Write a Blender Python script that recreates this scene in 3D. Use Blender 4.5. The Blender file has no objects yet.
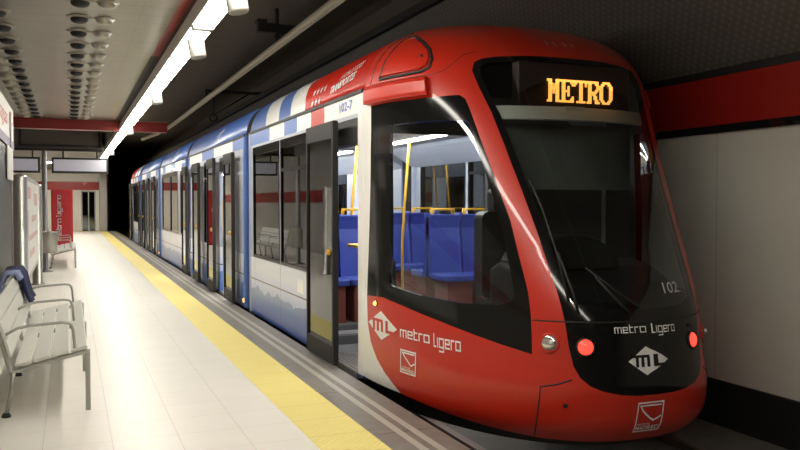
import bpy, math, random
from mathutils import Vector, Matrix
from mathutils.geometry import delaunay_2d_cdt
random.seed(4)
scn = bpy.context.scene
COL = scn.collection
PI = math.pi

# ------------------------------------------------------------------ materials
def new_mat(name):
    m = bpy.data.materials.new(name); m.use_nodes = True
    nt = m.node_tree
    return m, nt, nt.nodes['Principled BSDF']

def mat(name, col, rough=.5, metal=0., coat=0., emit=None, es=0., spec=.5, noise=0., nscale=8., bump=0., bscale=40.):
    m, nt, p = new_mat(name)
    p.inputs['Base Color'].default_value = (*col, 1)
    p.inputs['Roughness'].default_value = rough
    p.inputs['Metallic'].default_value = metal
    p.inputs['Specular IOR Level'].default_value = spec
    p.inputs['Coat Weight'].default_value = coat
    p.inputs['Coat Roughness'].default_value = .04
    if emit:
        p.inputs['Emission Color'].default_value = (*emit, 1)
        p.inputs['Emission Strength'].default_value = es
    if noise or bump:
        tc = nt.nodes.new('ShaderNodeTexCoord')
    if noise:
        n = nt.nodes.new('ShaderNodeTexNoise'); n.inputs['Scale'].default_value = nscale
        n.inputs['Detail'].default_value = 4
        nt.links.new(tc.outputs['Object'], n.inputs['Vector'])
        mx = nt.nodes.new('ShaderNodeMix'); mx.data_type = 'RGBA'
        mx.inputs['A'].default_value = (*[c*(1-noise) for c in col], 1)
        mx.inputs['B'].default_value = (*[min(1, c*(1+noise)) for c in col], 1)
        nt.links.new(n.outputs['Fac'], mx.inputs['Factor'])
        nt.links.new(mx.outputs['Result'], p.inputs['Base Color'])
    if bump:
        n = nt.nodes.new('ShaderNodeTexNoise'); n.inputs['Scale'].default_value = bscale
        nt.links.new(tc.outputs['Object'], n.inputs['Vector'])
        b = nt.nodes.new('ShaderNodeBump'); b.inputs['Strength'].default_value = bump
        b.inputs['Distance'].default_value = .01
        nt.links.new(n.outputs['Fac'], b.inputs['Height'])
        nt.links.new(b.outputs['Normal'], p.inputs['Normal'])
    return m

def M_(nt, op, a, b=None):
    n = nt.nodes.new('ShaderNodeMath'); n.operation = op
    for i, v in enumerate((a, b)):
        if v is None: continue
        if isinstance(v, (int, float)): n.inputs[i].default_value = v
        else: nt.links.new(v, n.inputs[i])
    return n.outputs[0]

def xyz(nt):
    tc = nt.nodes.new('ShaderNodeTexCoord'); s = nt.nodes.new('ShaderNodeSeparateXYZ')
    nt.links.new(tc.outputs['Object'], s.inputs[0])
    return s.outputs['X'], s.outputs['Y'], s.outputs['Z'], tc

def ramp(nt, fac, stops, interp='CONSTANT'):
    r = nt.nodes.new('ShaderNodeValToRGB'); r.color_ramp.interpolation = interp
    e = r.color_ramp.elements
    while len(e) < len(stops): e.new(.5)
    for i, (pos, c) in enumerate(stops):
        e[i].position = pos; e[i].color = (*c, 1)
    nt.links.new(fac, r.inputs[0])
    return r.outputs['Color']

def mixc(nt, fac, a, b):
    mx = nt.nodes.new('ShaderNodeMix'); mx.data_type = 'RGBA'
    for k, v in (('A', a), ('B', b)):
        if isinstance(v, tuple): mx.inputs[k].default_value = (*v, 1)
        else: nt.links.new(v, mx.inputs[k])
    if isinstance(fac, (int, float)): mx.inputs['Factor'].default_value = fac
    else: nt.links.new(fac, mx.inputs['Factor'])
    return mx.outputs['Result']

def seam(nt, c, period, width, off=0.):
    # 1 inside a joint line of the given width, repeated
    f = M_(nt, 'FRACT', M_(nt, 'DIVIDE', M_(nt, 'SUBTRACT', c, off - 1000*period), period))
    d = M_(nt, 'ABSOLUTE', M_(nt, 'SUBTRACT', f, .5))
    return M_(nt, 'GREATER_THAN', d, .5 - width/period/2)

def glass(name, tint, rough=.015, ior=1.45):
    m = bpy.data.materials.new(name); m.use_nodes = True
    nt = m.node_tree; nt.nodes.clear()
    o = nt.nodes.new('ShaderNodeOutputMaterial')
    mx = nt.nodes.new('ShaderNodeMixShader')
    t = nt.nodes.new('ShaderNodeBsdfTransparent'); t.inputs['Color'].default_value = (*tint, 1)
    g = nt.nodes.new('ShaderNodeBsdfGlossy'); g.inputs['Roughness'].default_value = rough
    fr = nt.nodes.new('ShaderNodeFresnel'); fr.inputs['IOR'].default_value = ior
    f2 = M_(nt, 'MINIMUM', M_(nt, 'MULTIPLY', fr.outputs[0], 1.6), 1.0)
    nt.links.new(f2, mx.inputs[0]); nt.links.new(t.outputs[0], mx.inputs[1]); nt.links.new(g.outputs[0], mx.inputs[2])
    nt.links.new(mx.outputs[0], o.inputs['Surface'])
    return m

MT = {}
MT['red'] = mat('tram_red', (.60, .026, .010), .34, coat=.45)
MT['white'] = mat('tram_white', (.90, .89, .86), .3, coat=.5)
MT['blue'] = mat('tram_blue', (.085, .17, .50), .35, coat=.25)
MT['gloss_black'] = mat('gloss_black', (.008, .008, .008), .10, spec=.35)
MT['black'] = mat('matt_black', (.012, .012, .012), .55)
MT['rubber'] = mat('black_rubber', (.02, .02, .02), .6)
MT['dark_grey'] = mat('dark_grey', (.022, .022, .022), .45)
MT['door_frame'] = mat('door_frame', (.016, .016, .016), .5, spec=.2)
MT['inner'] = mat('cab_lining', (.09, .09, .09), .7)
MT['steel'] = mat('brushed_steel', (.42, .41, .38), .32, metal=.85, bump=.05)
MT['rail_steel'] = mat('rail_steel', (.22, .16, .13), .4, metal=.8)
MT['grey_metal'] = mat('grey_painted_metal', (.42, .42, .39), .4, metal=.3)
MT['cabin'] = mat('cabin_lining', (.55, .55, .55), .5)
MT['cove'] = mat('cove_lining', (.60, .66, .78), .45)
MT['cabin_floor'] = mat('cabin_floor', (.12, .12, .125), .5, noise=.2)
MT['brown'] = mat('brown_red_panel', (.19, .045, .03), .5)
MT['seat_blue'] = mat('seat_blue', (.028, .055, .32), .55)
MT['yellow_pole'] = mat('yellow_pole', (.75, .42, .02), .35)
MT['screen_glass'] = glass('windscreen_glass', (.76, .80, .78))
MT['side_glass'] = glass('side_glass', (.70, .74, .73), ior=1.55)
MT['decal_white'] = mat('decal_white', (.93, .93, .91), .4)
MT['decal_blue'] = mat('decal_blue', (.10, .18, .55), .4)
MT['etched'] = mat('etched_grey', (.62, .63, .62), .5)
MT['lamp_white'] = mat('lamp_housing', (.7, .69, .65), .4)
MT['tube'] = mat('lit_diffuser', (.9, .9, .88), .4, emit=(1., .95, .84), es=24.)
MT['cabin_light'] = mat('cabin_light', (.9, .9, .9), .4, emit=(1., .98, .93), es=32.)
MT['led'] = mat('amber_led', (.8, .3, .05), .4, emit=(1., .42, .08), es=1.25)
MT['led_panel'] = mat('led_panel', (.016, .008, .006), .6)
MT['tail'] = mat('lit_tail_lamp', (.7, .02, .02), .25, emit=(1., .04, .025), es=2.2)
MT['amber'] = mat('lit_indicator', (.9, .5, .1), .2, emit=(1., .55, .1), es=2.)
MT['lens'] = mat('headlamp_lens', (.75, .74, .72), .16, metal=.8)
MT['bench_white'] = mat('bench_slat', (.66, .65, .60), .42, noise=.05)
MT['navy'] = mat('navy_cloth', (.006, .010, .055), .85, bump=.5, bscale=60)
MT['pale_cloth'] = mat('lavender_cloth', (.22, .25, .42), .85, bump=.5, bscale=60)
MT['sign_red'] = mat('banner_red', (.50, .018, .028), .35, coat=.3)
MT['poster_white'] = mat('poster_white', (.75, .74, .71), .4)
MT['text_red'] = mat('lettering_red', (.62, .10, .08), .5)
MT['purple'] = mat('band_purple', (.10, .05, .16), .4)
MT['screen'] = mat('lilac_screen', (.40, .39, .44), .35, emit=(.62, .60, .70), es=.16)
MT['band_red'] = mat('band_red', (.33, .016, .010), .28, coat=.3)
MT['trim_black'] = mat('trim_gloss_black', (.010, .010, .010), .10, coat=.8)
MT['dark_soffit'] = mat('dark_soffit', (.15, .122, .097), .8, noise=.2, nscale=2.)
MT['concrete'] = mat('track_concrete', (.15, .135, .12), .8, noise=.25, nscale=6, bump=.2)
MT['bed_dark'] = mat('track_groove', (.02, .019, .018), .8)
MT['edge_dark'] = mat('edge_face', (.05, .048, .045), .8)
MT['left_wall'] = mat('left_wall', (.40, .385, .345), .5, noise=.06, nscale=2)
MT['cream_wall'] = mat('cream_wall', (.70, .67, .60), .5, noise=.04, nscale=2)
MT['tunnel'] = mat('tunnel_dark', (.010, .010, .012), .9)
MT['contact'] = mat('contact_rail', (.62, .54, .42), .45, metal=.2)
MT['bracket'] = mat('bracket_dark', (.03, .028, .025), .6)
MT['hole'] = mat('downlight_black', (.006, .006, .006), .6)
MT['rim'] = mat('downlight_rim', (.27, .25, .21), .38, metal=.7)
MT['dome'] = mat('dome_metal', (.36, .34, .29), .38, metal=.8)
MT['yellow_tile'] = None

def floor_mat():
    m, nt, p = new_mat('platform_tiles')
    x, y, z, tc = xyz(nt)
    j = M_(nt, 'MAXIMUM', seam(nt, x, .4, .005, .23), seam(nt, y, .4, .005, .1))
    n = nt.nodes.new('ShaderNodeTexNoise'); n.inputs['Scale'].default_value = 2.2; n.inputs['Detail'].default_value = 5
    nt.links.new(tc.outputs['Object'], n.inputs['Vector'])
    base = mixc(nt, n.outputs['Fac'], (.82, .78, .70), (.88, .85, .785))
    nt.links.new(mixc(nt, j, base, (.66, .62, .54)), p.inputs['Base Color'])
    p.inputs['Roughness'].default_value = .36
    return m
def strip_mat():
    m, nt, p = new_mat('edge_strip')
    x, y, z, tc = xyz(nt)
    a = M_(nt, 'LESS_THAN', M_(nt, 'ABSOLUTE', M_(nt, 'SUBTRACT', x, 1.975)), .026)
    b = M_(nt, 'LESS_THAN', M_(nt, 'ABSOLUTE', M_(nt, 'SUBTRACT', x, 2.078)), .026)
    k = M_(nt, 'MAXIMUM', a, b)
    n = nt.nodes.new('ShaderNodeTexNoise'); n.inputs['Scale'].default_value = 9; n.inputs['Detail'].default_value = 6
    nt.links.new(tc.outputs['Object'], n.inputs['Vector'])
    base = mixc(nt, n.outputs['Fac'], (.13, .115, .10), (.24, .215, .19))
    base = mixc(nt, seam(nt, y, 1.2, .012), base, (.06, .055, .05))
    nt.links.new(mixc(nt, k, base, (.42, .395, .35)), p.inputs['Base Color'])
    p.inputs['Roughness'].default_value = .45
    return m
def yellow_mat():
    m, nt, p = new_mat('tactile_yellow')
    x, y, z, tc = xyz(nt)
    n = nt.nodes.new('ShaderNodeTexNoise'); n.inputs['Scale'].default_value = 5
    nt.links.new(tc.outputs['Object'], n.inputs['Vector'])
    base = mixc(nt, n.outputs['Fac'], (.90, .74, .20), (.94, .80, .27))
    nt.links.new(mixc(nt, seam(nt, y, .4, .006, .1), base, (.74, .58, .14)), p.inputs['Base Color'])
    p.inputs['Roughness'].default_value = .45
    sx = M_(nt, 'SINE', M_(nt, 'MULTIPLY', x, 2*PI/.05)); sy = M_(nt, 'SINE', M_(nt, 'MULTIPLY', y, 2*PI/.05))
    b = nt.nodes.new('ShaderNodeBump'); b.inputs['Strength'].default_value = .5; b.inputs['Distance'].default_value = .006
    nt.links.new(M_(nt, 'MULTIPLY', sx, sy), b.inputs['Height'])
    nt.links.new(b.outputs['Normal'], p.inputs['Normal'])
    return m
def ceil_mat():
    m, nt, p = new_mat('ceiling_metal_panels')
    x, y, z, tc = xyz(nt)
    j = M_(nt, 'MAXIMUM', seam(nt, y, .3375, .016, .1), seam(nt, x, .6, .006, .03))
    n = nt.nodes.new('ShaderNodeTexNoise'); n.inputs['Scale'].default_value = 1.5
    nt.links.new(tc.outputs['Object'], n.inputs['Vector'])
    base = mixc(nt, n.outputs['Fac'], (.15, .135, .105), (.21, .19, .15))
    nt.links.new(mixc(nt, j, base, (.11, .10, .08)), p.inputs['Base Color'])
    p.inputs['Roughness'].default_value = .33; p.inputs['Metallic'].default_value = .55
    return m
def perf_mat():
    m, nt, p = new_mat('perforated_panel')
    x, y, z, tc = xyz(nt)
    sy = M_(nt, 'SINE', M_(nt, 'MULTIPLY', y, 2*PI/.085)); sz = M_(nt, 'SINE', M_(nt, 'MULTIPLY', z, 2*PI/.075))
    k = M_(nt, 'GREATER_THAN', M_(nt, 'MULTIPLY', sy, sz), .35)
    nt.links.new(mixc(nt, k, (.10, .092, .082), (.145, .132, .115)), p.inputs['Base Color'])
    p.inputs['Roughness'].default_value = .6
    return m
def rwall_mat():
    m, nt, p = new_mat('wall_panels')
    x, y, z, tc = xyz(nt)
    n = nt.nodes.new('ShaderNodeTexNoise'); n.inputs['Scale'].default_value = 1.2
    nt.links.new(tc.outputs['Object'], n.inputs['Vector'])
    base = mixc(nt, n.outputs['Fac'], (.60, .57, .50), (.66, .63, .56))
    nt.links.new(mixc(nt, seam(nt, y, 2.4, .010, 5.25), base, (.46, .43, .37)), p.inputs['Base Color'])
    p.inputs['Roughness'].default_value = .45
    return m
def skirt_mat():
    # lower body: deep blue below a ragged mountain line, pale above, dark joint line
    m, nt, p = new_mat('tram_lower_livery')
    x, y, z, tc = xyz(nt)
    n = nt.nodes.new('ShaderNodeTexNoise'); n.noise_dimensions = '1D'; n.inputs['Scale'].default_value = 2.6; n.inputs['Detail'].default_value = 5
    nt.links.new(y, n.inputs['W'])
    h = M_(nt, 'ADD', M_(nt, 'MULTIPLY', n.outputs['Fac'], .20), .25)
    above = M_(nt, 'GREATER_THAN', z, h)
    f = nt.nodes.new('ShaderNodeMapRange'); f.inputs['From Min'].default_value = .3; f.inputs['From Max'].default_value = .62
    nt.links.new(z, f.inputs['Value'])
    pale = ramp(nt, f.outputs[0], [(0, (.40, .50, .84)), (.6, (.66, .71, .92)), (1, (.80, .83, .93))], 'LINEAR')
    f2 = nt.nodes.new('ShaderNodeMapRange'); f2.inputs['From Min'].default_value = 0; f2.inputs['From Max'].default_value = .4
    nt.links.new(z, f2.inputs['Value'])
    deep = ramp(nt, f2.outputs[0], [(0, (.07, .14, .46)), (1, (.16, .28, .60))], 'LINEAR')
    c = mixc(nt, above, deep, pale)
    ln = M_(nt, 'LESS_THAN', M_(nt, 'ABSOLUTE', M_(nt, 'SUBTRACT', z, .47)), .008)
    ln2 = seam(nt, y, 1.42, .010, 9.29)
    c = mixc(nt, M_(nt, 'MAXIMUM', ln, ln2), c, (.03, .03, .05))
    up = M_(nt, 'GREATER_THAN', z, .76)
    c = mixc(nt, up, c, (.42, .46, .56))
    nt.links.new(c, p.inputs['Base Color'])
    p.inputs['Roughness'].default_value = .3; p.inputs['Specular IOR Level'].default_value = .5; p.inputs['Coat Weight'].default_value = .3; p.inputs['Coat Roughness'].default_value = .05
    return m
RED = (.56, .024, .012); WHT = (.88, .87, .84); BLU = (.085, .18, .52)
def stripe_mat(name, stops, lo, hi, mirror=None):
    m, nt, p = new_mat(name)
    x, y, z, tc = xyz(nt)
    if mirror: y = M_(nt, 'SUBTRACT', mirror, y)
    bow = M_(nt, 'MULTIPLY', M_(nt, 'POWER', M_(nt, 'ABSOLUTE', M_(nt, 'SUBTRACT', z, 2.36)), 2.0), 1.6)
    f = nt.nodes.new('ShaderNodeMapRange'); f.inputs['From Min'].default_value = lo; f.inputs['From Max'].default_value = hi
    nt.links.new(M_(nt, 'SUBTRACT', y, bow), f.inputs['Value'])
    nt.links.new(ramp(nt, f.outputs[0], [((a-lo)/(hi-lo), c) for a, c in stops]), p.inputs['Base Color'])
    p.inputs['Roughness'].default_value = .4; p.inputs['Specular IOR Level'].default_value = .3; p.inputs['Coat Weight'].default_value = .12; p.inputs['Coat Roughness'].default_value = .05
    return m
MT['floor'] = floor_mat(); MT['strip'] = strip_mat(); MT['yellow'] = yellow_mat(); MT['ceil'] = ceil_mat()
MT['perf'] = perf_mat(); MT['rwall'] = rwall_mat(); MT['skirt'] = skirt_mat()
FA = [(6, RED), (8.24, WHT), (8.85, BLU), (9.4, WHT), (10.1, BLU)]
BA = [(6, WHT), (7.50, RED), (7.97, WHT), (8.5, BLU), (9.07, WHT), (9.8, BLU)]
MT['fair_cab'] = stripe_mat('roof_livery_cab', FA, 6, 11.2); MT['band_cab'] = stripe_mat('band_livery_cab', BA, 6, 11.2)
MT['fair_rear'] = stripe_mat('roof_livery_rear', FA, 6, 11.2, 40.45); MT['band_rear'] = stripe_mat('band_livery_rear', BA, 6, 11.2, 40.45)
MT['band_mid'] = stripe_mat('band_livery_mid', [(11.2, BLU), (12.2, WHT), (13.9, BLU), (15.3, WHT), (16.9, BLU), (18.2, WHT), (19.4, BLU), (20.3, WHT), (21.4, BLU), (22.1, WHT), (22.9, BLU), (24, WHT), (25.6, BLU), (27, WHT), (28.6, BLU)], 11, 30)

# ------------------------------------------------------------------ mesh helpers
class MB:
    def __init__(s): s.v = []; s.f = []; s.sm = []; s.mi = []
    def add(s, vs, fs, smooth=False, mi=0):
        o = len(s.v); s.v += [tuple(v) for v in vs]
        s.f += [tuple(i+o for i in f) for f in fs]; s.sm += [smooth]*len(fs); s.mi += [mi]*len(fs)
        return s
    def box(s, x0, x1, y0, y1, z0, z1, mi=0):
        vs = [(x, y, z) for z in (z0, z1) for y in (y0, y1) for x in (x0, x1)]
        return s.add(vs, [(0, 2, 3, 1), (4, 5, 7, 6), (0, 1, 5, 4), (2, 6, 7, 3), (0, 4, 6, 2), (1, 3, 7, 5)], mi=mi)
    def bbox(s, x0, x1, y0, y1, z0, z1, r=.02, n=3, axis='z'):
        # box with rounded edges along one axis
        rng = {'x': ((y0, y1), (z0, z1), (x0, x1)), 'y': ((z0, z1), (x0, x1), (y0, y1)), 'z': ((x0, x1), (y0, y1), (z0, z1))}[axis]
        (a0, a1), (b0, b1), (c0, c1) = rng; pts = []
        for cx, cy, st in ((a1-r, b1-r, 0), (a0+r, b1-r, 1), (a0+r, b0+r, 2), (a1-r, b0+r, 3)):
            for k in range(n+1):
                t = (st + k/n)*PI/2; pts.append((cx+r*math.cos(t), cy+r*math.sin(t)))
        return s.prism(pts, c0, c1, axis)
    def prism(s, pts, c0, c1, axis='z', smooth=False):
        def P(a, b, c): return {'x': (c, a, b), 'y': (b, c, a), 'z': (a, b, c)}[axis]
        n = len(pts)
        vs = [P(a, b, c0) for a, b in pts] + [P(a, b, c1) for a, b in pts]
        s.add(vs, [tuple(range(n-1, -1, -1)), tuple(range(n, 2*n))])
        o = len(s.v) - 2*n
        for i in range(n):
            j = (i+1) % n; s.f.append((o+i, o+j, o+n+j, o+n+i)); s.sm.append(smooth); s.mi.append(0)
        return s
    def tube(s, pts, r, n=10, caps=True, smooth=True):
        pts = [Vector(p) for p in pts]; rings = []
        up = None
        for i, p in enumerate(pts):
            t = (pts[min(i+1, len(pts)-1)] - pts[max(i-1, 0)]).normalized()
            if up is None:
                up = Vector((0, 0, 1)) if abs(t.z) < .9 else Vector((1, 0, 0))
            a = t.cross(up)
            if a.length < 1e-4: a = t.cross(Vector((0, 1, 0)))
            a.normalize(); b = a.cross(t); up = b
            rr = r[i] if isinstance(r, (list, tuple)) else r
            rings.append([p + a*rr*math.cos(2*PI*k/n) + b*rr*math.sin(2*PI*k/n) for k in range(n)])
        vs = [v for g in rings for v in g]; fs = []
        for i in range(len(pts)-1):
            for k in range(n):
                fs.append((i*n+k, i*n+(k+1) % n, (i+1)*n+(k+1) % n, (i+1)*n+k))
        s.add(vs, fs, smooth)
        if caps:
            o = len(s.v)-len(vs)
            s.f += [tuple(o+k for k in range(n-1, -1, -1)), tuple(o+(len(pts)-1)*n+k for k in range(n))]; s.sm += [False]*2; s.mi += [0]*2
        return s
    def lathe(s, prof, c=(0, 0, 0), n=20, axis=Vector((0, 0, 1)), smooth=True):
        axis = Vector(axis).normalized(); q = Vector((0, 0, 1)).rotation_difference(axis); c = Vector(c)
        vs = []; fs = []
        for r, z in prof:
            for k in range(n): vs.append(c + q @ Vector((r*math.cos(2*PI*k/n), r*math.sin(2*PI*k/n), z)))
        for i in range(len(prof)-1):
            for k in range(n): fs.append((i*n+k, i*n+(k+1) % n, (i+1)*n+(k+1) % n, (i+1)*n+k))
        fs.append(tuple(range(n-1, -1, -1))); fs.append(tuple((len(prof)-1)*n+k for k in range(n)))
        return s.add(vs, fs, smooth)

def obj(name, mb, mats, parent=None, bevel=0., label=None):
    me = bpy.data.meshes.new(name)
    me.from_pydata([tuple(v) for v in mb.v], [], mb.f); me.update()
    for m in (mats if isinstance(mats, list) else [mats]): me.materials.append(m)
    me.polygons.foreach_set('use_smooth', mb.sm)
    me.polygons.foreach_set('material_index', mb.mi)
    o = bpy.data.objects.new(name, me); COL.objects.link(o)
    if parent is not None:
        o.parent = parent
        L = parent
        off = Vector((0, 0, 0))
        while L is not None:
            if L.type == 'EMPTY': off = Vector(L.location)
            L = L.parent
        if parent.type == 'EMPTY': o.matrix_parent_inverse = Matrix.Translation(-off)
    if bevel:
        b = o.modifiers.new('bevel', 'BEVEL'); b.width = bevel; b.segments = 2; b.limit_method = 'ANGLE'
    if label: o['label'] = label
    return o
def thing(name, label, cat, loc, group=None):
    o = bpy.data.objects.new(name, None); COL.objects.link(o); o.location = loc; o.empty_display_size = .1
    return tag(o, label, cat, group)
def tag(o, label, cat, group=None):
    o['label'] = label; o['category'] = cat
    if group: o['group'] = group
    return o
def struct(name, mb, m, bevel=0.):
    o = obj(name, mb, m, None, bevel); o['kind'] = 'structure'; return o
def dup(root, delta, label=None):
    r = root.copy(); COL.objects.link(r); r.location = Vector(root.location) + Vector(delta)
    if label: r['label'] = label
    for ch in list(root.children):
        c = ch.copy(); COL.objects.link(c); c.parent = r; c.matrix_parent_inverse = ch.matrix_parent_inverse.copy()
        for g in list(ch.children):
            d = g.copy(); COL.objects.link(d); d.parent = c; d.matrix_parent_inverse = g.matrix_parent_inverse.copy()
    return r
def text2d(body, size=1., shear=0., bold=0.):
    cu = bpy.data.curves.new('t', 'FONT'); cu.body = body; cu.size = size; cu.shear = shear; cu.offset = bold
    cu.resolution_u = 3
    o = bpy.data.objects.new('t', cu); COL.objects.link(o)
    bpy.context.view_layer.update()
    dg = bpy.context.evaluated_depsgraph_get()
    me = o.evaluated_get(dg).to_mesh()
    vs = [(v.co.x, v.co.y) for v in me.vertices]; fs = [tuple(p.vertices) for p in me.polygons]
    o.evaluated_get(dg).to_mesh_clear()
    bpy.data.objects.remove(o); bpy.data.curves.remove(cu)
    return vs, fs
def fit2d(vf, x0, x1, y0, y1):
    vs, fs = vf
    xs = [v[0] for v in vs]; ys = [v[1] for v in vs]
    a, b, c, d = min(xs), max(xs), min(ys), max(ys)
    return [(x0+(x-a)/(b-a)*(x1-x0), y0+(y-c)/(d-c)*(y1-y0)) for x, y in vs], fs
def strokes2d(lines, w):
    vs = []; fs = []
    for L0 in lines:
        L = [L0[0]]
        for p, q in zip(L0, L0[1:]):
            k = max(1, int(math.hypot(q[0]-p[0], q[1]-p[1])/max(w*1.2, 1e-3)))
            L += [(p[0]+(q[0]-p[0])*(j+1)/k, p[1]+(q[1]-p[1])*(j+1)/k) for j in range(k)]
        for i in range(len(L)-1):
            (ax, ay), (bx, by) = L[i], L[i+1]
            l = math.hypot(bx-ax, by-ay) or 1; tx, ty = (bx-ax)/l*w/2, (by-ay)/l*w/2
            o = len(vs)
            vs += [(ax-tx+ty, ay-ty-tx), (bx+tx+ty, by+ty-tx), (bx+tx-ty, by+ty+tx), (ax-tx-ty, ay-ty+tx)]
            fs.append((o, o+1, o+2, o+3))
    return vs, fs
GL = {'m': (1.3, [[(0, 0), (0, 1), (1.3, 1), (1.3, 0)], [(.65, 1), (.65, 0)]]),
      'e': (.9, [[(.9, 0), (0, 0), (0, 1), (.9, 1), (.9, .5), (0, .5)]]),
      't': (.6, [[(0, 1.45), (0, 0), (.6, 0)], [(0, 1), (.6, 1)]]),
      'r': (.6, [[(0, 0), (0, 1), (.6, 1)]]),
      'o': (.95, [[(0, 0), (0, 1), (.95, 1), (.95, 0), (0, 0)]]),
      'l': (.4, [[(0, 1.45), (0, 0), (.4, 0)]]),
      'i': (.0, [[(0, 0), (0, 1)]]),
      'g': (.95, [[(.95, 0), (0, 0), (0, 1), (.95, 1), (.95, -.5), (0, -.5)]]),
      ' ': (.0, [])}
def metroligero(w=.2, gap=.42, word=None):
    x = 0; L = []
    for i_, ch in enumerate('metro ligero'):
        a, ls = GL[ch]
        if word is None or (i_ > 5) == (word > 0):
          for l in ls: L.append([(x+p, q) for p, q in l])
        x += a + gap
    return strokes2d(L, w)

# ------------------------------------------------------------------ camera
cam = bpy.data.cameras.new('camera'); co = bpy.data.objects.new('camera', cam); COL.objects.link(co)
FPX = 800.; TH = math.atan(330/FPX); PH = math.atan(22.5/FPX)
co.location = (0, 0, 1.5); co.rotation_euler = (PI/2 - PH, 0, -TH)
cam.sensor_width = 36; cam.lens = FPX/800*36; cam.clip_start = .05
scn.camera = co

# ------------------------------------------------------------------ the station
XP = 2.236            # platform edge
YB, YE = -12., 45.     # back wall, end wall
XL, XR = -2.3, 5.07
YEND = 62.
struct('floor', MB().box(XL, 1.39, YB, YE, -.3, 0).box(1.39, XP-.02, YB, YE, -.3, -.006), MT['floor'])
struct('trim_1', MB().box(1.39, 1.79, YB, YE, -.006, .003), MT['yellow'])
struct('trim_2', MB().box(1.79, XP, YB, YE, -.05, .001), MT['strip'])
struct('trim_3', MB().box(-2.0, 1.39, YE-.5, YE-.12, .0, .003), MT['yellow'])
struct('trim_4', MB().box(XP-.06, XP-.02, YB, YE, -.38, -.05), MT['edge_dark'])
struct('ground', MB().box(XP-.06, XR+.1, YB, YEND, -.45, -.38), MT['concrete'])
struct('wall_right', MB().box(XR, XR+.15, YB, YEND, -.05, 2.1), MT['rwall'])
struct('baseboard_right', MB().box(XR-.03, XR+.15, YB, YEND, -.38, 0.0), MT['black'])
struct('trim_5', MB().box(XR-.02, XR+.15, YB, YEND, 2.15, 2.56), MT['band_red'])
struct('trim_6', MB().box(XR-.035, XR+.15, YB, YEND, 2.085, 2.15), MT['trim_black'])
struct('trim_7', MB().box(XR-.035, XR+.15, YB, YEND, 2.56, 2.62), MT['black'])
struct('wall_left', MB().box(XL-.15, XL, YB, YE, 0, 3.9), MT['left_wall'])
struct('wall_back', MB().box(XL, XR, YB-.15, YB, -.4, 5.0), mat('back_wall', (.25, .235, .21), .6))
struct('trim_16', MB().box(XL, XL+.02, YB, YE, 1.5, 1.86), MT['band_red'])
# ceilings
CZ = 3.25
struct('ceiling', MB().box(XL, .915, YB, 18.25, CZ, CZ+.1), MT['ceil'])
struct('ceiling_2', MB().prism([(XR+.06, 2.60), (XR+.1, 2.68), (4.05, 3.95), (3.98, 3.89)], YB, YEND, 'y'.replace('y', 'y')) if False else
       MB().add([(XR+.05, YB, 2.6), (XR+.05, YEND, 2.6), (4.0, YEND, 3.88), (4.0, YB, 3.88), (XR+.15, YB, 2.68), (XR+.15, YEND, 2.68), (4.06, YEND, 3.98), (4.06, YB, 3.98)],
                [(0, 1, 2, 3), (7, 6, 5, 4), (0, 3, 7, 4), (1, 5, 6, 2), (0, 4, 5, 1), (3, 2, 6, 7)]), MT['perf'])
struct('ceiling_3', MB().box(1.05, XR+.15, YB, YEND, 4.9, 5.0), MT['dark_soffit'])
struct('wall_right_upper', MB().box(XR+.02, XR+.15, YB, YEND, 2.7, 4.9), MT['dark_soffit'])
struct('trim_8', MB().box(3.93, 4.0, YB, YEND, 3.82, 3.92), MT['black'])
struct('trim_9', MB().box(.93, 1.02, YB, 10.2, CZ+.03, CZ+.12), MT['band_red'])
struct('trim_10', MB().box(.93, 1.02, 10.2, 18.2, CZ+.03, CZ+.12), MT['black'])
struct('wall_upper', MB().box(1.02, 1.1, YB, 45, CZ+.03, 4.9), MT['dark_soffit'])
struct('trim_11', MB().box(XL, 2.0, 18.25, 18.55, 3.04, 3.27), mat('beam_red', (.20, .012, .009), .4))
struct('trim_12', MB().box(XL, 2.0, 18.22, 18.25, 3.25, 3.275), MT['rim'])
struct('ceiling_4', MB().box(XL, 1.1, 18.55, 26.0, 3.85, 3.95), MT['dark_soffit'])
struct('wall_bulkhead', MB().box(XL, .92, 26.0, 26.3, 3.10, 3.9), MT['dark_soffit'])
struct('trim_13', MB().box(XL, .92, 25.9, 26.0, 3.03, 3.10), MT['black'])
struct('ceiling_5', MB().box(XL, 1.02, 26.3, YE, 3.22, 3.3), mat('far_soffit', (.17, .155, .13), .6))
# end wall with red band, glazed doorway
struct('wall_end', MB().box(XL, .55, YE, YE+.15, 0, 3.3).box(1.25, 1.42, YE, YE+.15, 0, 3.3).box(.55, 1.25, YE, YE+.15, 2.12, 3.3), MT['cream_wall'])
struct('trim_14', MB().box(XL, 1.42, YE-.05, YE, 2.15, 2.58), MT['band_red'])
struct('wall_tunnel', MB().box(1.85, 1.95, YE, YEND, -.4, 4.9).box(1.42, XR, YEND, YEND+.1, -.4, 5).box(XL, 1.95, YE+3, YE+3.1, 0, 3.2), MT['tunnel'])
d1 = struct('door_1', MB().box(.56, .60, YE+.02, YE+.1, 0, 2.1).box(.88, .93, YE+.02, YE+.1, 0, 2.1).box(1.2, 1.24, YE+.02, YE+.1, 0, 2.1).box(.56, 1.24, YE+.02, YE+.1, 2.05, 2.12), MT['grey_metal'])
obj('door_pane', MB().box(.60, .88, YE+.05, YE+.06, 0, 2.05), MT['side_glass'], d1)
obj('door_pane', MB().box(.93, 1.2, YE+.05, YE+.06, 0, 2.05), MT['side_glass'], d1)
struct('column', MB().bbox(1.42, 1.84, YE-.35, YE+.15, 0, 3.1, .06), MT['steel'])
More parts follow.
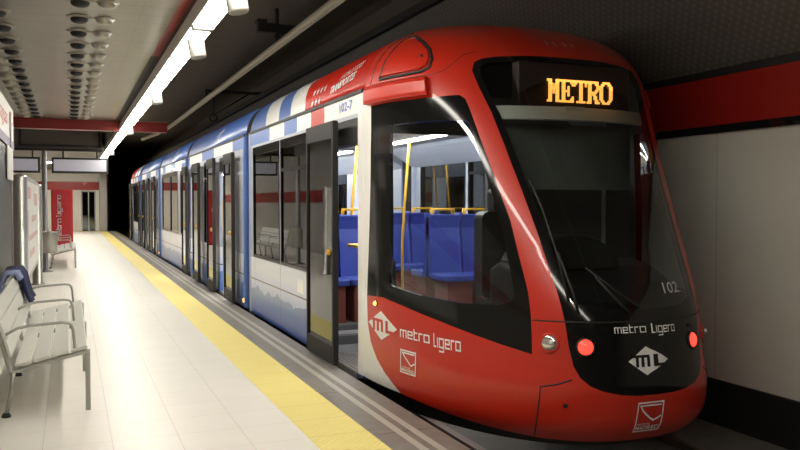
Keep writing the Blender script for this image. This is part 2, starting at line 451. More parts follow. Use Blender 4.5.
# running rails
for sx in (-1, 1):
    b = MB()
    x = 3.56 + sx*.75
    b.box(x-.035, x+.035, YB, YEND, -.375, -.335).box(x-.02, x+.02, YB, YEND, -.38, -.36)
    tag(obj('running_rail', b, MT['rail_steel']), ['running rail under the platform side of the tram', 'running rail under the wall side of the tram'][sx > 0], 'rail', 'tram track')
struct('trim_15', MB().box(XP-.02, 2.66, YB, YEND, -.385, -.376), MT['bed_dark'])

# ------------------------------------------------------------------ ceiling fittings
def fitting(kind):
    rows = {'hole_c': .10, 'hole_l': -.597, 'dome_c': .325, 'dome_l': -.79}
    return rows
def downlight(x, label, group):
    t = thing('downlight', label, 'downlight', (x, 6.83, CZ), group)
    obj('rim', MB().lathe([(.120, 0), (.117, -.004), (.088, -.016), (.080, -.016), (.07, -.006)], (x, 6.83, CZ), 24), MT['rim'], t)
    obj('lens', MB().lathe([(.079, -.004), (.079, -.022), (.074, -.038), (.060, -.051), (.036, -.059), (.01, -.061)], (x, 6.83, CZ), 24), MT['hole'], t)
    return t
def dome(x, label, group):
    t = thing('ceiling_dome', label, 'ceiling fitting', (x, 6.83, CZ), group)
    prof = [(.10, 0), (.10, -.004)] + [(.085*math.cos(a*PI/14), -.006-.05*math.sin(a*PI/14)) for a in range(0, 7)]
    obj('bowl', MB().lathe(prof, (x, 6.83, CZ), 24), MT['dome'], t)
    return t
for fn, x, lab, grp in ((downlight, .10, 'black round recessed downlight in the ceiling row nearest the strip lamps', 'black downlights, inner row'),
                        (downlight, -.597, 'black round recessed downlight in the ceiling row farthest from the tram', 'black downlights, outer row'),
                        (dome, .325, 'bright metal dome beside the inner row of black downlights', 'metal domes, inner row'),
                        (dome, -.79, 'bright metal dome beside the outer row of black downlights', 'metal domes, outer row')):
    t0 = fn(x, lab, grp)
    for k in range(1, 17): dup(t0, (0, .675*k, 0))

# strip luminaires above the platform edge
LZ = 3.05; LP = 3.2
def strip_lamp(y0):
    t = thing('strip_light', '', 'lamp', (1.083, y0, LZ+.14), 'strip lamps above the platform edge')
    obj('housing', MB().box(1.005, 1.20, y0+.012, y0+LP-.012, LZ+.008, LZ+.15), MT['lamp_white'], t, .006)
    for k in range(2):
        obj('diffuser', MB().bbox(1.02, 1.19, y0+.08+k*(LP/2-.04), y0+LP/2-.04+k*(LP/2-.005), LZ-.02, LZ+.012, .012, 2, 'y'), MT['tube'], t)
    obj('end_clip', MB().box(1.012, 1.196, y0+.002, y0+.075, LZ-.025, LZ+.10), MT['bracket'], t)
    obj('end_clip', MB().box(1.012, 1.196, y0+LP/2-.035, y0+LP/2+.035, LZ-.024, LZ+.05), MT['bracket'], t)
    for k in (.2, .8):
        obj('hanger', MB().tube([(1.08, y0+LP*k, LZ+.14), (1.08, y0+LP*k, CZ+.04)], .012, 8), MT['bracket'], t)
    return t
l0 = strip_lamp(4.05)
labs = {0: 'nearest long white strip lamp in view above the yellow line', 1: 'second white strip lamp from the front above the yellow line', 2: 'third white strip lamp from the front, before the red beam',
        3: 'fourth white strip lamp from the front, before the red beam', 4: 'strip lamp that passes under the red cross beam', 5: 'first strip lamp beyond the red cross beam', 6: 'second strip lamp beyond the red cross beam',
        7: 'third strip lamp beyond the red cross beam', 8: 'farthest white strip lamp, at the tunnel end'}
l0['label'] = labs[0]
for k in range(-2, 9):
    if k == 0: continue
    dup(l0, (0, LP*k, 0), labs.get(k, 'white strip lamp behind the viewer'))
def speaker(y, lab):
    x, z = 1.085, 2.915
    t = thing('loudspeaker', lab, 'loudspeaker', (x, y, z), 'white loudspeakers under the strip lamps')
    ax = Vector((.16, -.12, -1))
    obj('cabinet', MB().lathe([(.02, -.09), (.064, -.086), (.075, -.074), (.075, .085), (.068, .095)], (x, y, z), 22, ax), MT['lamp_white'], t)
    obj('grille', MB().lathe([(.064, .09), (.06, .098), (.02, .10)], (x, y, z), 22, ax), MT['grey_metal'], t)
    obj('bracket', MB().tube([(x-.02, y, z+.08), (x-.03, y, LZ-.0265)], .014, 8), MT['steel'], t)
for y, lab in ((5.62, 'white cylindrical loudspeaker nearest the viewer, at the top edge of the view'), (7.5, 'second white loudspeaker from the viewer under the strip lamps'),
               (11.2, 'white cylindrical loudspeaker third from the viewer, standing out beside the strip lamp'),
               (16.5, 'white cylindrical loudspeaker just before the red cross beam'), (23.8, 'farthest white loudspeaker, near the end of the strip lamps')):
    speaker(y, lab)

# overhead contact rail with brackets
def conductor():
    t = thing('contact_rail', 'long beige overhead contact rail hung above the tram roof', 'contact rail', (3.4, 4, 4.26))
    pts = [(3.4, y, 4.26) for y in (-6, 3, 10, 20, 27, 30)] + [(3.25, 33, 4.25), (2.9, 36, 4.22)]
    obj('profile', MB().tube(pts, .065, 10), MT['contact'], t)
    obj('wire', MB().tube([(p[0], p[1], p[2]-.075) for p in pts], .014, 6), MT['contact'], t)
conductor()
t = thing('rail_bracket', 'dark hanging bracket nearest the viewer, with a short beam above the contact rail', 'bracket', (3.4, 13.9, 4.9), 'contact rail brackets')
obj('drop_rod', MB().tube([(3.4, 13.9, 4.92), (3.4, 13.9, 4.6)], .035, 8), MT['bracket'], t)
obj('arm', MB().box(3.05, 3.75, 13.83, 13.97, 4.47, 4.62).box(3.03, 3.2, 13.8, 14.0, 4.62, 4.68), MT['bracket'], t)
obj('insulator', MB().lathe([(.03, 0), (.05, .01), (.05, .035), (.035, .045), (.05, .055), (.05, .08), (.03, .16)], (3.4, 13.9, 4.325), 14), MT['bracket'], t)
t = thing('rail_bracket', 'farther dark bracket with a side arm and ring insulator above the blue tram roof', 'bracket', (5.0, 21.9, 4.5), 'contact rail brackets')
obj('arm', MB().box(3.38, 5.09, 21.85, 21.95, 4.45, 4.53).tube([(4.6, 21.9, 4.49), (3.6, 21.9, 3.86)], .02, 8), MT['bracket'], t)
obj('drop_rod', MB().tube([(3.42, 21.9, 4.49), (3.42, 21.9, 4.33)], .03, 8).tube([(3.6, 21.9, 4.49), (3.6, 21.9, 3.8)], .025, 8), MT['bracket'], t)
obj('insulator', MB().tube([(3.6+.10*math.cos(a*PI/8), 21.9, 3.78+.10*math.sin(a*PI/8)) for a in range(17)], .02, 8), MT['bracket'], t)
# ------------------------------------------------------------------ platform furniture
def bench():
    t = thing('bench', 'white slatted metal bench nearest the viewer, dark blue jacket on its backrest', 'bench', (-.12, 7.62, 0), 'platform benches')
    Y0, Y1 = 6.15, 9.1
    th = math.atan2(.107, .50)
    ex = (math.cos(th), math.sin(th))                    # along the seat towards the track
    def seat_pt(k): return (-.387 + ex[0]*k, .345 + ex[1]*k)
    def slat(a, b, tk=.022):
        n = (-(b[1]-a[1]), b[0]-a[0]); l = math.hypot(*n); n = (n[0]/l*tk, n[1]/l*tk)
        return [a, b, (b[0]+n[0], b[1]+n[1]), (a[0]+n[0], a[1]+n[1])]
    for k in range(4):
        a, b = seat_pt(.02+k*.125), seat_pt(.02+k*.125+.11)
        m = MB(); pr = slat(a, b); m.add([(x, y, z) for y in (Y0, Y1) for x, z in pr], [(3, 2, 1, 0), (4, 5, 6, 7), (0, 1, 5, 4), (1, 2, 6, 5), (2, 3, 7, 6), (3, 0, 4, 7)])
        obj('seat_slat', m, MT['bench_white'], t, .005)
    bx, bz = -.40, .40
    dx, dz = -.26, .965
    for k in range(3):
        a = (bx+dx*(.02+k*.135), bz+dz*(.02+k*.135)); b = (bx+dx*(.02+k*.135+.12), bz+dz*(.02+k*.135+.12))
        m = MB(); pr = slat(b, a); m.add([(x, y, z) for y in (Y0, Y1) for x, z in pr], [(3, 2, 1, 0), (4, 5, 6, 7), (0, 1, 5, 4), (1, 2, 6, 5), (2, 3, 7, 6), (3, 0, 4, 7)])
        obj('back_slat', m, MT['bench_white'], t, .005)
    for i, y in enumerate((Y0+.03, (Y0+Y1)/2, Y1-.03)):
        a = seat_pt(-.01); b = seat_pt(.5)
        obj('frame', MB().tube([(bx+dx*.42-.012, y, bz+dz*.42), (bx+dx*.2-.012, y, bz+dz*.2), (bx-.012, y, bz-.02), (a[0], y, a[1]-.025), (a[0]+.06, y, a[1]-.018), ((a[0]+b[0])/2, y, (a[1]+b[1])/2-.022), (b[0], y, b[1]-.022), (b[0]+.02, y, b[1]-.026)], .018, 10), MT['grey_metal'], t)
        obj('leg', MB().box(b[0]-.012, b[0]+.022, y-.014, y+.014, 0, b[1]-.02), MT['steel'], t, .004)
        r = obj('leg', MB().tube([(a[0]+.02, y, a[1]-.03), (a[0]-.0, y, .15), (a[0]-.03, y, .012)], .016, 10), MT['steel'], t)
        obj('foot', MB().lathe([(.03, 0), (.03, .012), (.02, .03)], (a[0]-.03, y, 0), 14), MT['black'], r)
        q = seat_pt(.40)
        pts = [(bx-.03, y, .575), (bx+.05, y, .618), (bx+.12, y, .632), (-.06, y, .645), (-.015, y, .638), (.0, y, .62), (.012, y, .58), (q[0]+.02, y, q[1]+.0)]
        obj('armrest', MB().tube(pts, .011, 10), MT['grey_metal'], t)
    return t
bn = bench()
dup(bn, (0, 13.6, 0), 'white bench farther along the platform, in front of the red banner')

def jacket():
    # folded cloth hung over the top of the backrest
    t = thing('jacket', 'dark blue jacket with a lavender lining draped over the nearest bench', 'jacket', (-.5, 8.6, .74))
    prof = [(-.575, .58), (-.58, .66), (-.566, .755), (-.535, .825), (-.490, .828), (-.450, .76), (-.425, .66), (-.405, .59), (-.375, .535)]
    def sheet(y0, y1, n, amp, seed, i0, i1, th):
        rnd = random.Random(seed); P = prof[i0:i1]; vs = []; fs = []
        ph = [rnd.uniform(0, 6) for _ in range(6)]
        for s_ in (0, th):
            for j in range(n+1):
                y = y0 + (y1-y0)*j/n
                for i, (x, z) in enumerate(P):
                    w = amp*(math.sin(j*1.3+ph[0]+i*.5)+.6*math.sin(j*2.3+ph[1]))
                    tx = -1 if i+i0 < 4 else 1
                    vs.append((x + tx*(s_+max(0, w)*.7+.004), y+.03*math.sin(i*.9+ph[2])*(j/n-.3), z + (s_ if 2 <= i+i0 <= 5 else 0)+abs(w)*.5+(.02*math.sin(j*.9+ph[3]) if i+i0 in (0, 8) else 0)))
        m_ = len(P); N = (n+1)*m_
        for j in range(n):
            for i in range(m_-1):
                a = j*m_+i; fs.append((a, a+1, a+m_+1, a+m_)); b = N+a; fs.append((b, b+m_, b+m_+1, b+1))
        for j in range(n):
            for i in (0, m_-1):
                a = j*m_+i; fs.append((a, a+m_, N+a+m_, N+a))
        for i in range(m_-1):
            for j in (0, n):
                a = j*m_+i; fs.append((a, N+a, N+a+1, a+1))
        return MB().add(vs, fs, True)
    obj('body', sheet(8.45, 9.0, 14, .016, 3, 2, 9, .028), MT['navy'], t)
    obj('lining', sheet(8.18, 8.46, 9, .014, 8, 0, 6, .024), MT['pale_cloth'], t)
jacket()

# glazed map board between two round posts
t = thing('map_board', 'long white and red map board between two round metal posts', 'notice board', (-.56, 13.4, 0))
for y, l in ((10.7, None), (16.0, None)):
    p = obj('post', MB().lathe([(.12, 0), (.12, .02), (.085, .03), (.085, 1.80), (.075, 1.83), (.03, 1.84)], (-.56, y, 0), 20), MT['steel'], t)
obj('panel', MB().box(-.585, -.535, 10.76, 15.94, .48, 1.82), MT['poster_white'], t)
obj('panel_frame', MB().box(-.59, -.53, 10.76, 15.94, 1.80, 1.86).box(-.59, -.53, 10.76, 15.94, .44, .49), MT['grey_metal'], t)
b = MB()
for y0, y1, z0, z1 in ((11.2, 13.0, 1.55, 1.72), (11.3, 12.2, 1.0, 1.4), (12.6, 14.2, .7, .8), (13.3, 14.9, 1.2, 1.3), (14.2, 15.5, 1.45, 1.65), (12.4, 15.4, .95, 1.03)):
    b.box(-.5345, -.532, y0, y1, z0, z1)
obj('printed_lines', b, mat('faded_red', (.62, .42, .39), .5), t)

# information board with station sign at the left edge
t = thing('info_board', 'metal information board with a white station sign on top at the left edge', 'information board', (-.65, 9.3, 0))
for y in (8.1, 10.25):
    obj('post', MB().box(-.69, -.61, y-.045, y+.045, 0, 2.54), MT['steel'], t, .008)
obj('poster_case', MB().box(-.68, -.625, 8.15, 10.2, .5, 2.05).box(-.685, -.618, 8.15, 10.2, 2.02, 2.10).box(-.685, -.618, 8.15, 10.2, .44, .52), mat('case_grey', (.11, .11, .105), .4, metal=.3), t)
sg = obj('station_sign', MB().box(-.69, -.630, 7.3, 10.9, 2.23, 2.62), MT['poster_white'], t, .004)
obj('colour_band', MB().box(-.695, -.625, 7.3, 10.9, 2.13, 2.23), MT['purple'], sg)
for wd_, q0, q1 in (('Somosaguas', 7.75, 9.85), ('Sur', 10.1, 10.72)):
    vs, fs = fit2d(text2d(wd_, 1, 0, .01), q0, q1, 2.30, 2.54)
    obj('sign_lettering', MB().add([(-.6285, y, z) for y, z in vs], fs), MT['text_red'], sg)
obj('paper_notice', MB().box(-.609, -.600, 9.4, 10.25, 1.75, 2.11), MT['poster_white'], t)
# pole with litter bin
t = thing('pole_bin', 'round steel litter bin hung on a tall steel pole behind the map board', 'litter bin', (-.5, 18.9, 0))
obj('pole', MB().lathe([(.16, 0), (.15, .02), (.055, .05), (.05, 2.6), (.04, 2.62)], (-.5, 18.9, 0), 18), mat('pole_grey', (.20, .20, .20), .45, metal=.4), t)
bb = obj('bin', MB().lathe([(.12, .42), (.145, .43), (.15, .85), (.155, .88), (.13, .88), (.125, .5)], (-.40, 18.66, 0), 24), MT['steel'], t)
obj('bin_bracket', MB().box(-.50, -.40, 18.76, 18.86, .6, .7), MT['steel'], t)
# red advertising column
t = thing('advertising_totem', 'red upright advertising totem with white vertical lettering, behind the far bench', 'advertising totem', (-.23, 28.6, 0))
obj('body', MB().bbox(-.57, .09, 28.5, 28.8, .03, 1.93, .05), MT['sign_red'], t)
obj('base', MB().box(-.5, .02, 28.53, 28.77, 0, .04), MT['dark_grey'], t)
vs, fs = fit2d(metroligero(.3), 0, 1.5, 0, .2)
vs = [(-.22 - y, 28.495, .25 + x) for x, y in vs]
obj('totem_lettering', MB().add(vs, fs), MT['decal_white'], t)
vs, fs = fit2d(metroligero(.3), 0, .9, 0, .1)
obj('totem_lettering', MB().add([(.095, 28.6+y, .5+x) for x, y in vs], fs), MT['decal_white'], t)
# hanging display boxes
def display(x0, x1, lab):
    t = thing('hanging_display', lab, 'display', ((x0+x1)/2, 26.6, 3.1), 'hanging displays')
    obj('case', MB().box(x0, x1, 26.5, 26.75, 2.40, 2.87), MT['black'], t, .01)
    obj('screen', MB().box(x0+.06, x1-.06, 26.49, 26.5, 2.46, 2.81), MT['screen'], t)
    for k in (.2, .8):
        x = x0+(x1-x0)*k
        obj('hanger', MB().tube([(x, 26.62, 2.86), (x, 26.62, 3.23)], .025, 8), MT['bracket'], t)
display(-.50, 1.12, 'lilac hanging display box to the right of the tall pole')
display(-1.85, -.82, 'lilac hanging display box to the left of the tall pole')
# framed dark panel on the bulkhead
t = thing('bulkhead_panel', 'dark framed recessed panel above the hanging displays', 'panel', (-.2, 25.98, 3.4))
obj('panel', MB().box(-1.3, .82, 25.95, 26.0, 3.22, 3.8), mat('panel_brown', (.085, .07, .055), .6), t)
obj('panel_frame', MB().box(-1.36, .88, 25.93, 26.0, 3.8, 3.85).box(-1.36, .88, 25.93, 26.0, 3.17, 3.22).box(-1.36, -1.3, 25.93, 26.0, 3.17, 3.85).box(.82, .88, 25.93, 26.0, 3.17, 3.85), MT['black'], t)
for x, y, lab in ((-.6, 37, 'small square ceiling lamp left of the red totem top'), (.5, 34, 'square ceiling lamp nearest the hanging displays'), (.5, 38.5, 'square ceiling lamp above the far doorway'), (-.4, 42, 'farthest small ceiling lamp, close to the end wall')):
    t = thing('ceiling_lamp', lab, 'lamp', (x, y, 3.22), 'square lamps at the far end')
    obj('frame', MB().box(x-.34, x+.34, y-.64, y+.64, 3.19, 3.225), MT['lamp_white'], t)
    obj('diffuser', MB().box(x-.3, x+.3, y-.6, y+.6, 3.18, 3.195), MT['tube'], t)

# ================================================================== THE TRAM
XC = 3.56; W = 1.26; YR = 6.4
LV = [(-.14, 4.38, 1.20, 1.8, 2.5), (.05, 4.23, 1.26, 1.8, 2.6), (.25, 4.20, 1.26, 1.8, 2.55), (.45, 4.22, 1.26, 1.8, 2.4), (.72, 4.27, 1.26, 1.8, 2.4),
      (1.2, 4.50, 1.26, 1.9, 2.45), (1.8, 4.82, 1.26, 2, 2.5), (2.3, 5.07, 1.26, 2.1, 2.5), (2.57, 5.22, 1.22, 2.1, 2.55), (2.75, 5.38, 1.13, 2.1, 2.5),
      (2.9, 5.62, .94, 2, 2.4), (3.0, 6.0, .66, 2, 2.2), (3.05, 6.38, .02, 2, 2)]
def _slopes():
    S_ = []
    n = len(LV)
    for k in range(n):
        if k in (0, n-1):
            a, b = (LV[0], LV[1]) if k == 0 else (LV[-2], LV[-1])
            S_.append([(b[j]-a[j])/(b[0]-a[0]) for j in range(1, 5)])
        else:
            r = []
            for j in range(1, 5):
                a = (LV[k][j]-LV[k-1][j])/(LV[k][0]-LV[k-1][0]); b = (LV[k+1][j]-LV[k][j])/(LV[k+1][0]-LV[k][0])
                r.append(2*a*b/(a+b) if a*b > 0 else 0.)
            S_.append(r)
    return S_
LS = _slopes()
def lev(z):
    z = min(max(z, LV[0][0]), LV[-1][0]); i = 0
    while i < len(LV)-2 and LV[i+1][0] < z: i += 1
    h = LV[i+1][0]-LV[i][0]; t = (z-LV[i][0])/h
    return [(2*t**3-3*t*t+1)*LV[i][j+1] + (t**3-2*t*t+t)*h*LS[i][j] + (-2*t**3+3*t*t)*LV[i+1][j+1] + (t**3-t*t)*h*LS[i+1][j] for j in range(4)]
def S(s, z, off=0.):
    y0, w_, a, b = lev(z); psi = min(1., abs(s))*PI/2
    w = w_*math.sin(psi)**(2/b); t = 1-max(0, math.cos(psi))**(2/a)
    p = Vector((XC+math.copysign(w, s), y0+(YR-y0)*t, z))
    if off:
        e = .004
        s1, s0 = (min(1, s+e), max(-1, s-e)); z1, z0 = min(3.05, z+e), max(-.14, z-e)
        n = (S(s1, z)-S(s0, z)).cross(S(s, z1)-S(s, z0))
        if n.length > 1e-9: p = p + n.normalized()*off
    return p
def pip(x, y, P):
    c = False; n = len(P); j = n-1
    for i in range(n):
        if (P[i][1] > y) != (P[j][1] > y) and x < (P[j][0]-P[i][0])*(y-P[i][1])/(P[j][1]-P[i][1])+P[i][0]: c = not c
        j = i
    return c
def dens(P, st=.04, closed=True):
    out = []
    n = len(P)
    for i in range(n if closed else n-1):
        a, b = P[i], P[(i+1) % n]; k = max(1, int(math.hypot((b[0]-a[0])*2.5, b[1]-a[1])/st))
        out += [(a[0]+(b[0]-a[0])*q/k, a[1]+(b[1]-a[1])*q/k) for q in range(k)]
    if not closed: out.append(P[-1])
    return out
def sym(half): return half + [(-s, z) for s, z in reversed(half)]
def mir(P): return [(-s, z) for s, z in reversed(P)]

WS = sym([(-.0001, 2.615), (-.13, 2.612), (-.25, 2.60), (-.315, 2.585), (-.352, 2.555), (-.366, 2.49), (-.350, 2.36), (-.322, 2.16), (-.298, 1.90), (-.277, 1.6), (-.262, 1.3), (-.252, 1.0), (-.244, .716)])
WG = sym([(-.0001, 2.57), (-.13, 2.568), (-.24, 2.555), (-.30, 2.545), (-.328, 2.515), (-.334, 2.46), (-.320, 2.33), (-.29, 2.14), (-.268, 1.88), (-.248, 1.58), (-.234, 1.3), (-.226, 1.05), (-.220, .84), (-.11, .80), (-.0001, .79)])
PN = sym([(-.244, .7145), (-.240, .56), (-.230, .43), (-.21, .36), (-.18, .31), (-.14, .275), (-.09, .25), (-.04, .238), (-.0001, .235)])
SB = [(-.922, 2.295), (-.72, 2.295), (-.56, 2.295), (-.475, 2.30), (-.435, 2.30), (-.415, 2.27), (-.405, 2.2), (-.391, 2.05), (-.36, 1.7), (-.340, 1.38), (-.335, .9), (-.344, .49), (-.434, .535), (-.618, .635), (-.76, .70), (-.854, .735), (-.962, .72), (-.935, 1.6)]
SG = [(-.79, 2.09), (-.786, 2.115), (-.627, 2.115), (-.44, 2.105), (-.418, 2.09), (-.41, 2.0), (-.393, 1.8), (-.378, 1.5), (-.374, 1.1), (-.376, .87), (-.39, .825), (-.423, .80), (-.541, .785), (-.687, .80), (-.81, .84), (-.822, .87)]
WP = [(-1.01, 2.32), (-.922, 2.32), (-.922, 2.295), (-.935, 1.6), (-.962, .72), (-.958, .5), (-.935, .34), (-.895, .22), (-.848, .13), (-.773, .02), (-.773, -.05), (-1.01, -.05)]
BD = sym([(-.0001, -.095), (-.3, -.08), (-.5, -.045), (-.77, .015), (-1.001, .02), (-1.001, 3.06), (-.0001, 3.06)])
POLYS = {'WS': WS, 'WG': WG, 'PN': PN, 'SB': SB, 'SBr': mir(SB), 'SG': SG, 'SGr': mir(SG), 'WP': WP, 'WPr': mir(WP)}
def triangulate():
    K = 2.5
    pts = []; edges = []
    def addpoly(P):
        P = dens(P); o = len(pts)
        for p in P: pts.append(Vector((max(-1, min(1, p[0]))*K, max(-.14, min(3.05, p[1])))))
        for i in range(len(P)): edges.append((o+i, o+(i+1) % len(P)))
    for P in POLYS.values(): addpoly(P)
    bl = dens([(-1, .02), (-.77, .015), (-.5, -.045), (-.3, -.08), (0, -.095), (.3, -.08), (.5, -.045), (.77, .015), (1, .02)], .05, False)
    o = len(pts)
    for p in bl: pts.append(Vector((p[0]*K, p[1])))
    edges.extend((o+i, o+i+1) for i in range(len(bl)-1))
    ns = 84
    for i in range(ns+1):
        s = -1+2*i/ns
        for j in range(58):
            z = -.14+3.19*j/57
            pts.append(Vector((s*K, z)))
    for j in range(1, 12):
        z = 2.95+.1*j/11
        for i in range(0, ns+1, 2): pts.append(Vector(((-1+2*i/ns)*K, z)))
    r = delaunay_2d_cdt(pts, edges, [], 0, 1e-5)
    return [(v.x/K, v.y) for v in r[0]], r[2]
TV, TF = triangulate()
def regions():
    R = {k: [] for k in ('shell', 'wsf', 'wsg', 'pan', 'sbl', 'sbr', 'sgl', 'sgr', 'whl', 'whr', 'low')}
    bl = [(-1, .02), (-.77, .015), (-.5, -.045), (-.3, -.08), (0, -.095), (.3, -.08), (.5, -.045), (.77, .015), (1, .02)]
    def low(s):
        for i in range(len(bl)-1):
            if bl[i][0] <= s <= bl[i+1][0]: return bl[i][1]+(bl[i+1][1]-bl[i][1])*(s-bl[i][0])/(bl[i+1][0]-bl[i][0])
        return .02
    for f in TF:
        s = sum(TV[i][0] for i in f)/3; z = sum(TV[i][1] for i in f)/3
        a = TV[f[0]]; b = TV[f[1]]; c = TV[f[2]]
        ar = (b[0]-a[0])*(c[1]-a[1])-(b[1]-a[1])*(c[0]-a[0])
        if abs(ar) < 1e-9: continue
        f = tuple(f) if ar > 0 else tuple(reversed(f))
        if z < low(s): k = 'low'
        elif pip(s, z, WG): k = 'wsg'
        elif pip(s, z, WS): k = 'wsf'
        elif pip(s, z, PN): k = 'pan'
        elif pip(s, z, SG): k = 'sgl'
        elif pip(-s, z, SG): k = 'sgr'
        elif pip(s, z, SB): k = 'sbl'
        elif pip(-s, z, SB): k = 'sbr'
        elif pip(s, z, WP): k = 'whl'
        elif pip(-s, z, WP): k = 'whr'
        else: k = 'shell'
        R[k].append(f)
    return R
RG = regions()
MIRY = 40.45
def nrm(s_, z):
    e = .004
    s1, s0 = (min(1, s_+e), max(-1, s_-e)); z1, z0 = min(3.05, z+e), max(-.14, z-e)
    n = (S(s1, z)-S(s0, z)).cross(S(s_, z1)-S(s_, z0))
    return n.normalized() if n.length > 1e-9 else Vector((0, 0, 1))
def patch(name, faces, mats, parent, off=0., th=0., mirror=False, label=None):
    """piece of the nose skin; th > 0 gives it an inner face and a rim"""
    mb = MB(); N = []
    def P(i, o_):
        s_, z = TV[i]; n = nrm(s_, z); p = S(s_, z)+n*o_
        if mirror: return Vector((p.x, MIRY-p.y, p.z)), Vector((n.x, -n.y, n.z))
        return p, n
    def layer(o_, flip):
        ids = {}; fs = []; vs = []
        for f in faces:
            g = []
            for i in f:
                if i not in ids:
                    ids[i] = len(vs); p, n = P(i, o_); vs.append(p); N.append(-n if flip else n)
                g.append(ids[i])
            fs.append(tuple(reversed(g)) if flip != mirror else tuple(g))
        mb.add(vs, fs, True, 1 if flip else 0)
    layer(off, False)
    if th:
        layer(off-th, True)
        cnt = {}
        for f in faces:
            for a, b in zip(f, f[1:]+f[:1]): cnt[(a, b)] = cnt.get((a, b), 0)+1
        for (a, b) in cnt:
            if (b, a) in cnt: continue
            pa, na = P(a, off); pb, nb = P(b, off); qa, _ = P(a, off-th); qb, _ = P(b, off-th)
            n = (pb-pa).cross(na) * (-1 if mirror else 1)
            n = n.normalized() if n.length > 1e-9 else na
            mb.add([pa, qa, qb, pb], [(3, 2, 1, 0) if mirror else (0, 1, 2, 3)], False, 0); N.extend([n]*4)
    o = obj(name, mb, mats, parent, label=label)
    o.data.normals_split_custom_set_from_vertices([tuple(n) for n in N])
    return o

tram = thing('tram', 'red, white and blue low-floor tram standing at the platform with its doors open', 'tram', (XC, 4.2, -.38))

def nose(mirror=False):
    k = dict(mirror=mirror, th=.03)
    sh = patch('nose_shell', RG['shell'], [MT['red'], MT['inner']], tram, label='glossy red nose shell', **k)
    f = patch('windscreen_frame', RG['wsf'], [MT['gloss_black'], MT['inner']], tram, **k)
    patch('windscreen', RG['wsg'], MT['screen_glass'], f, label='dark raked windscreen glass', mirror=mirror)
    q = patch('front_panel', RG['pan'], [MT['gloss_black'], MT['inner']], tram, label='black panel below the windscreen', **k)
    for a, b in (('sbl', 'sgl'), ('sbr', 'sgr')):
        w = patch('cab_window_frame', RG[a], [MT['gloss_black'], MT['inner']], tram, **k)
        patch('cab_window', RG[b], MT['side_glass'], w, mirror=mirror)
    for a in ('whl', 'whr'):
        patch('door_pillar', RG[a], [MT['white'], MT['inner']], tram, label='white pillar between door and cab', **k)
    patch('lower_skirt', RG['low'], MT['rubber'], tram, off=-.02, mirror=mirror)
    return sh, q, f
NS, NP, NF = nose()
nose(True)

# --- decals on the nose
def ds_len(s, z): return (S(s+.01, z)-S(s-.01, z)).length/.02
def decal(name, vf, s0, z0, m, parent, off=.006, sub=None):
    k = ds_len(s0, z0)
    return obj(name, MB().add([S(s0+x/k, z0+y, off) for x, y in vf[0]], vf[1]), m, parent)
def diamond(w, h, n=10):
    # filled diamond split in a fan of small faces so it can follow the curve
    vs = []; fs = []
    for i in range(n+1):
        x = -w/2+w*i/n; y = h/2*(1-abs(2*i/n-1)); vs += [(x, -y-1e-4), (x, y+1e-4)]
    for i in range(n): fs.append((2*i, 2*i+2, 2*i+3, 2*i+1))
    return vs, fs
def rects(L, n=6):
    vs = []; fs = []
    for x0, x1, y0, y1 in L:
        for i in range(n):
            a, b = x0+(x1-x0)*i/n, x0+(x1-x0)*(i+1)/n; o = len(vs)
            vs += [(a, y0), (b, y0), (b, y1), (a, y1)]; fs.append((o, o+1, o+2, o+3))
    return vs, fs
def ml_logo(s0, z0, w, h, back, parent):
    decal('emblem', diamond(w, h), s0, z0, MT['decal_white'], parent, .005)
    u = w/10; v = h/10
    L = [(-3.9*u, .6*u, 1.15*v, 2.1*v), (-3.0*u, -2.2*u, -2.1*v, 1.5*v), (-1.5*u, -.7*u, -2.1*v, 1.5*v), (0*u, .7*u, -2.1*v, 1.5*v), (1.5*u, 2.3*u, -2.1*v, 2.1*v), (1.5*u, 4.4*u, -2.1*v, -1.1*v)]
    decal('emblem_letters', rects(L, 4), s0, z0, back, parent, .008)
def op_logo(s0, z0, w, h, parent):
    x0, x1, y0, y1 = -w/2, w/2, -h/2, h/2
    t_ = w*.055
    st = strokes2d([[(x0, y0), (x1, y0), (x1, y1), (x0, y1), (x0, y0)], [(x0+.12*w, y1-.1*h), (x0+.28*w, y1-.28*h), (x1-.28*w, y0+.38*h), (x1-.08*w, y0+.50*h)], [(x0+.12*w, y1-.1*h), (x1-.1*w, y1-.1*h)]], t_)
    decal('operator_logo', st, s0, z0, MT['decal_white'], parent, .006)
    decal('operator_text', fit2d(text2d('consorcio', 1), x0+.08*w, x0+.65*w, y0+.22*h, y0+.32*h), s0, z0, MT['decal_white'], parent, .006)
    decal('operator_text', fit2d(text2d('MADRID', 1, 0, .02), x0+.06*w, x1-.06*w, y0+.06*h, y0+.2*h), s0, z0, MT['decal_white'], parent, .006)
ml_logo(-.866, .505, .50, .235, MT['red'], NS)
for wd_, q0, q1, z0_ in ((0, -.35, .02, -.021), (1, .065, .35, -.068)):
    decal('lettering', fit2d(metroligero(.21, word=wd_), q0, q1, z0_, .064), -.662, .478, MT['decal_white'], NS)
op_logo(-.739, .275, .20, .17, NS)
ml_logo(-.018, .46, .315, .185, MT['gloss_black'], NP)
for wd_, q0, q1, z0_ in ((0, -.265, .015, -.013), (1, .05, .265, -.04)):
    decal('lettering', fit2d(metroligero(.18, word=wd_), q0, q1, z0_, .042), -.017, .655, MT['decal_white'], NP)
op_logo(-.012, .088, .20, .20, NS)
decal('unit_number', fit2d(text2d('102.', 1), -.09, .09, -.035, .035), .10, .915, MT['etched'], NF, .004)
def star(cx, cy, r):
    return [(cx+(r if i % 2 == 0 else r*.42)*math.sin(i*PI/5), cy+(r if i % 2 == 0 else r*.42)*math.cos(i*PI/5)) for i in range(10)]
vs = []; fs = []
for k in range(4):
    o = len(vs); vs += star(-.15+.1*k, .0, .035); fs.append(tuple(range(o+9, o-1, -1)))
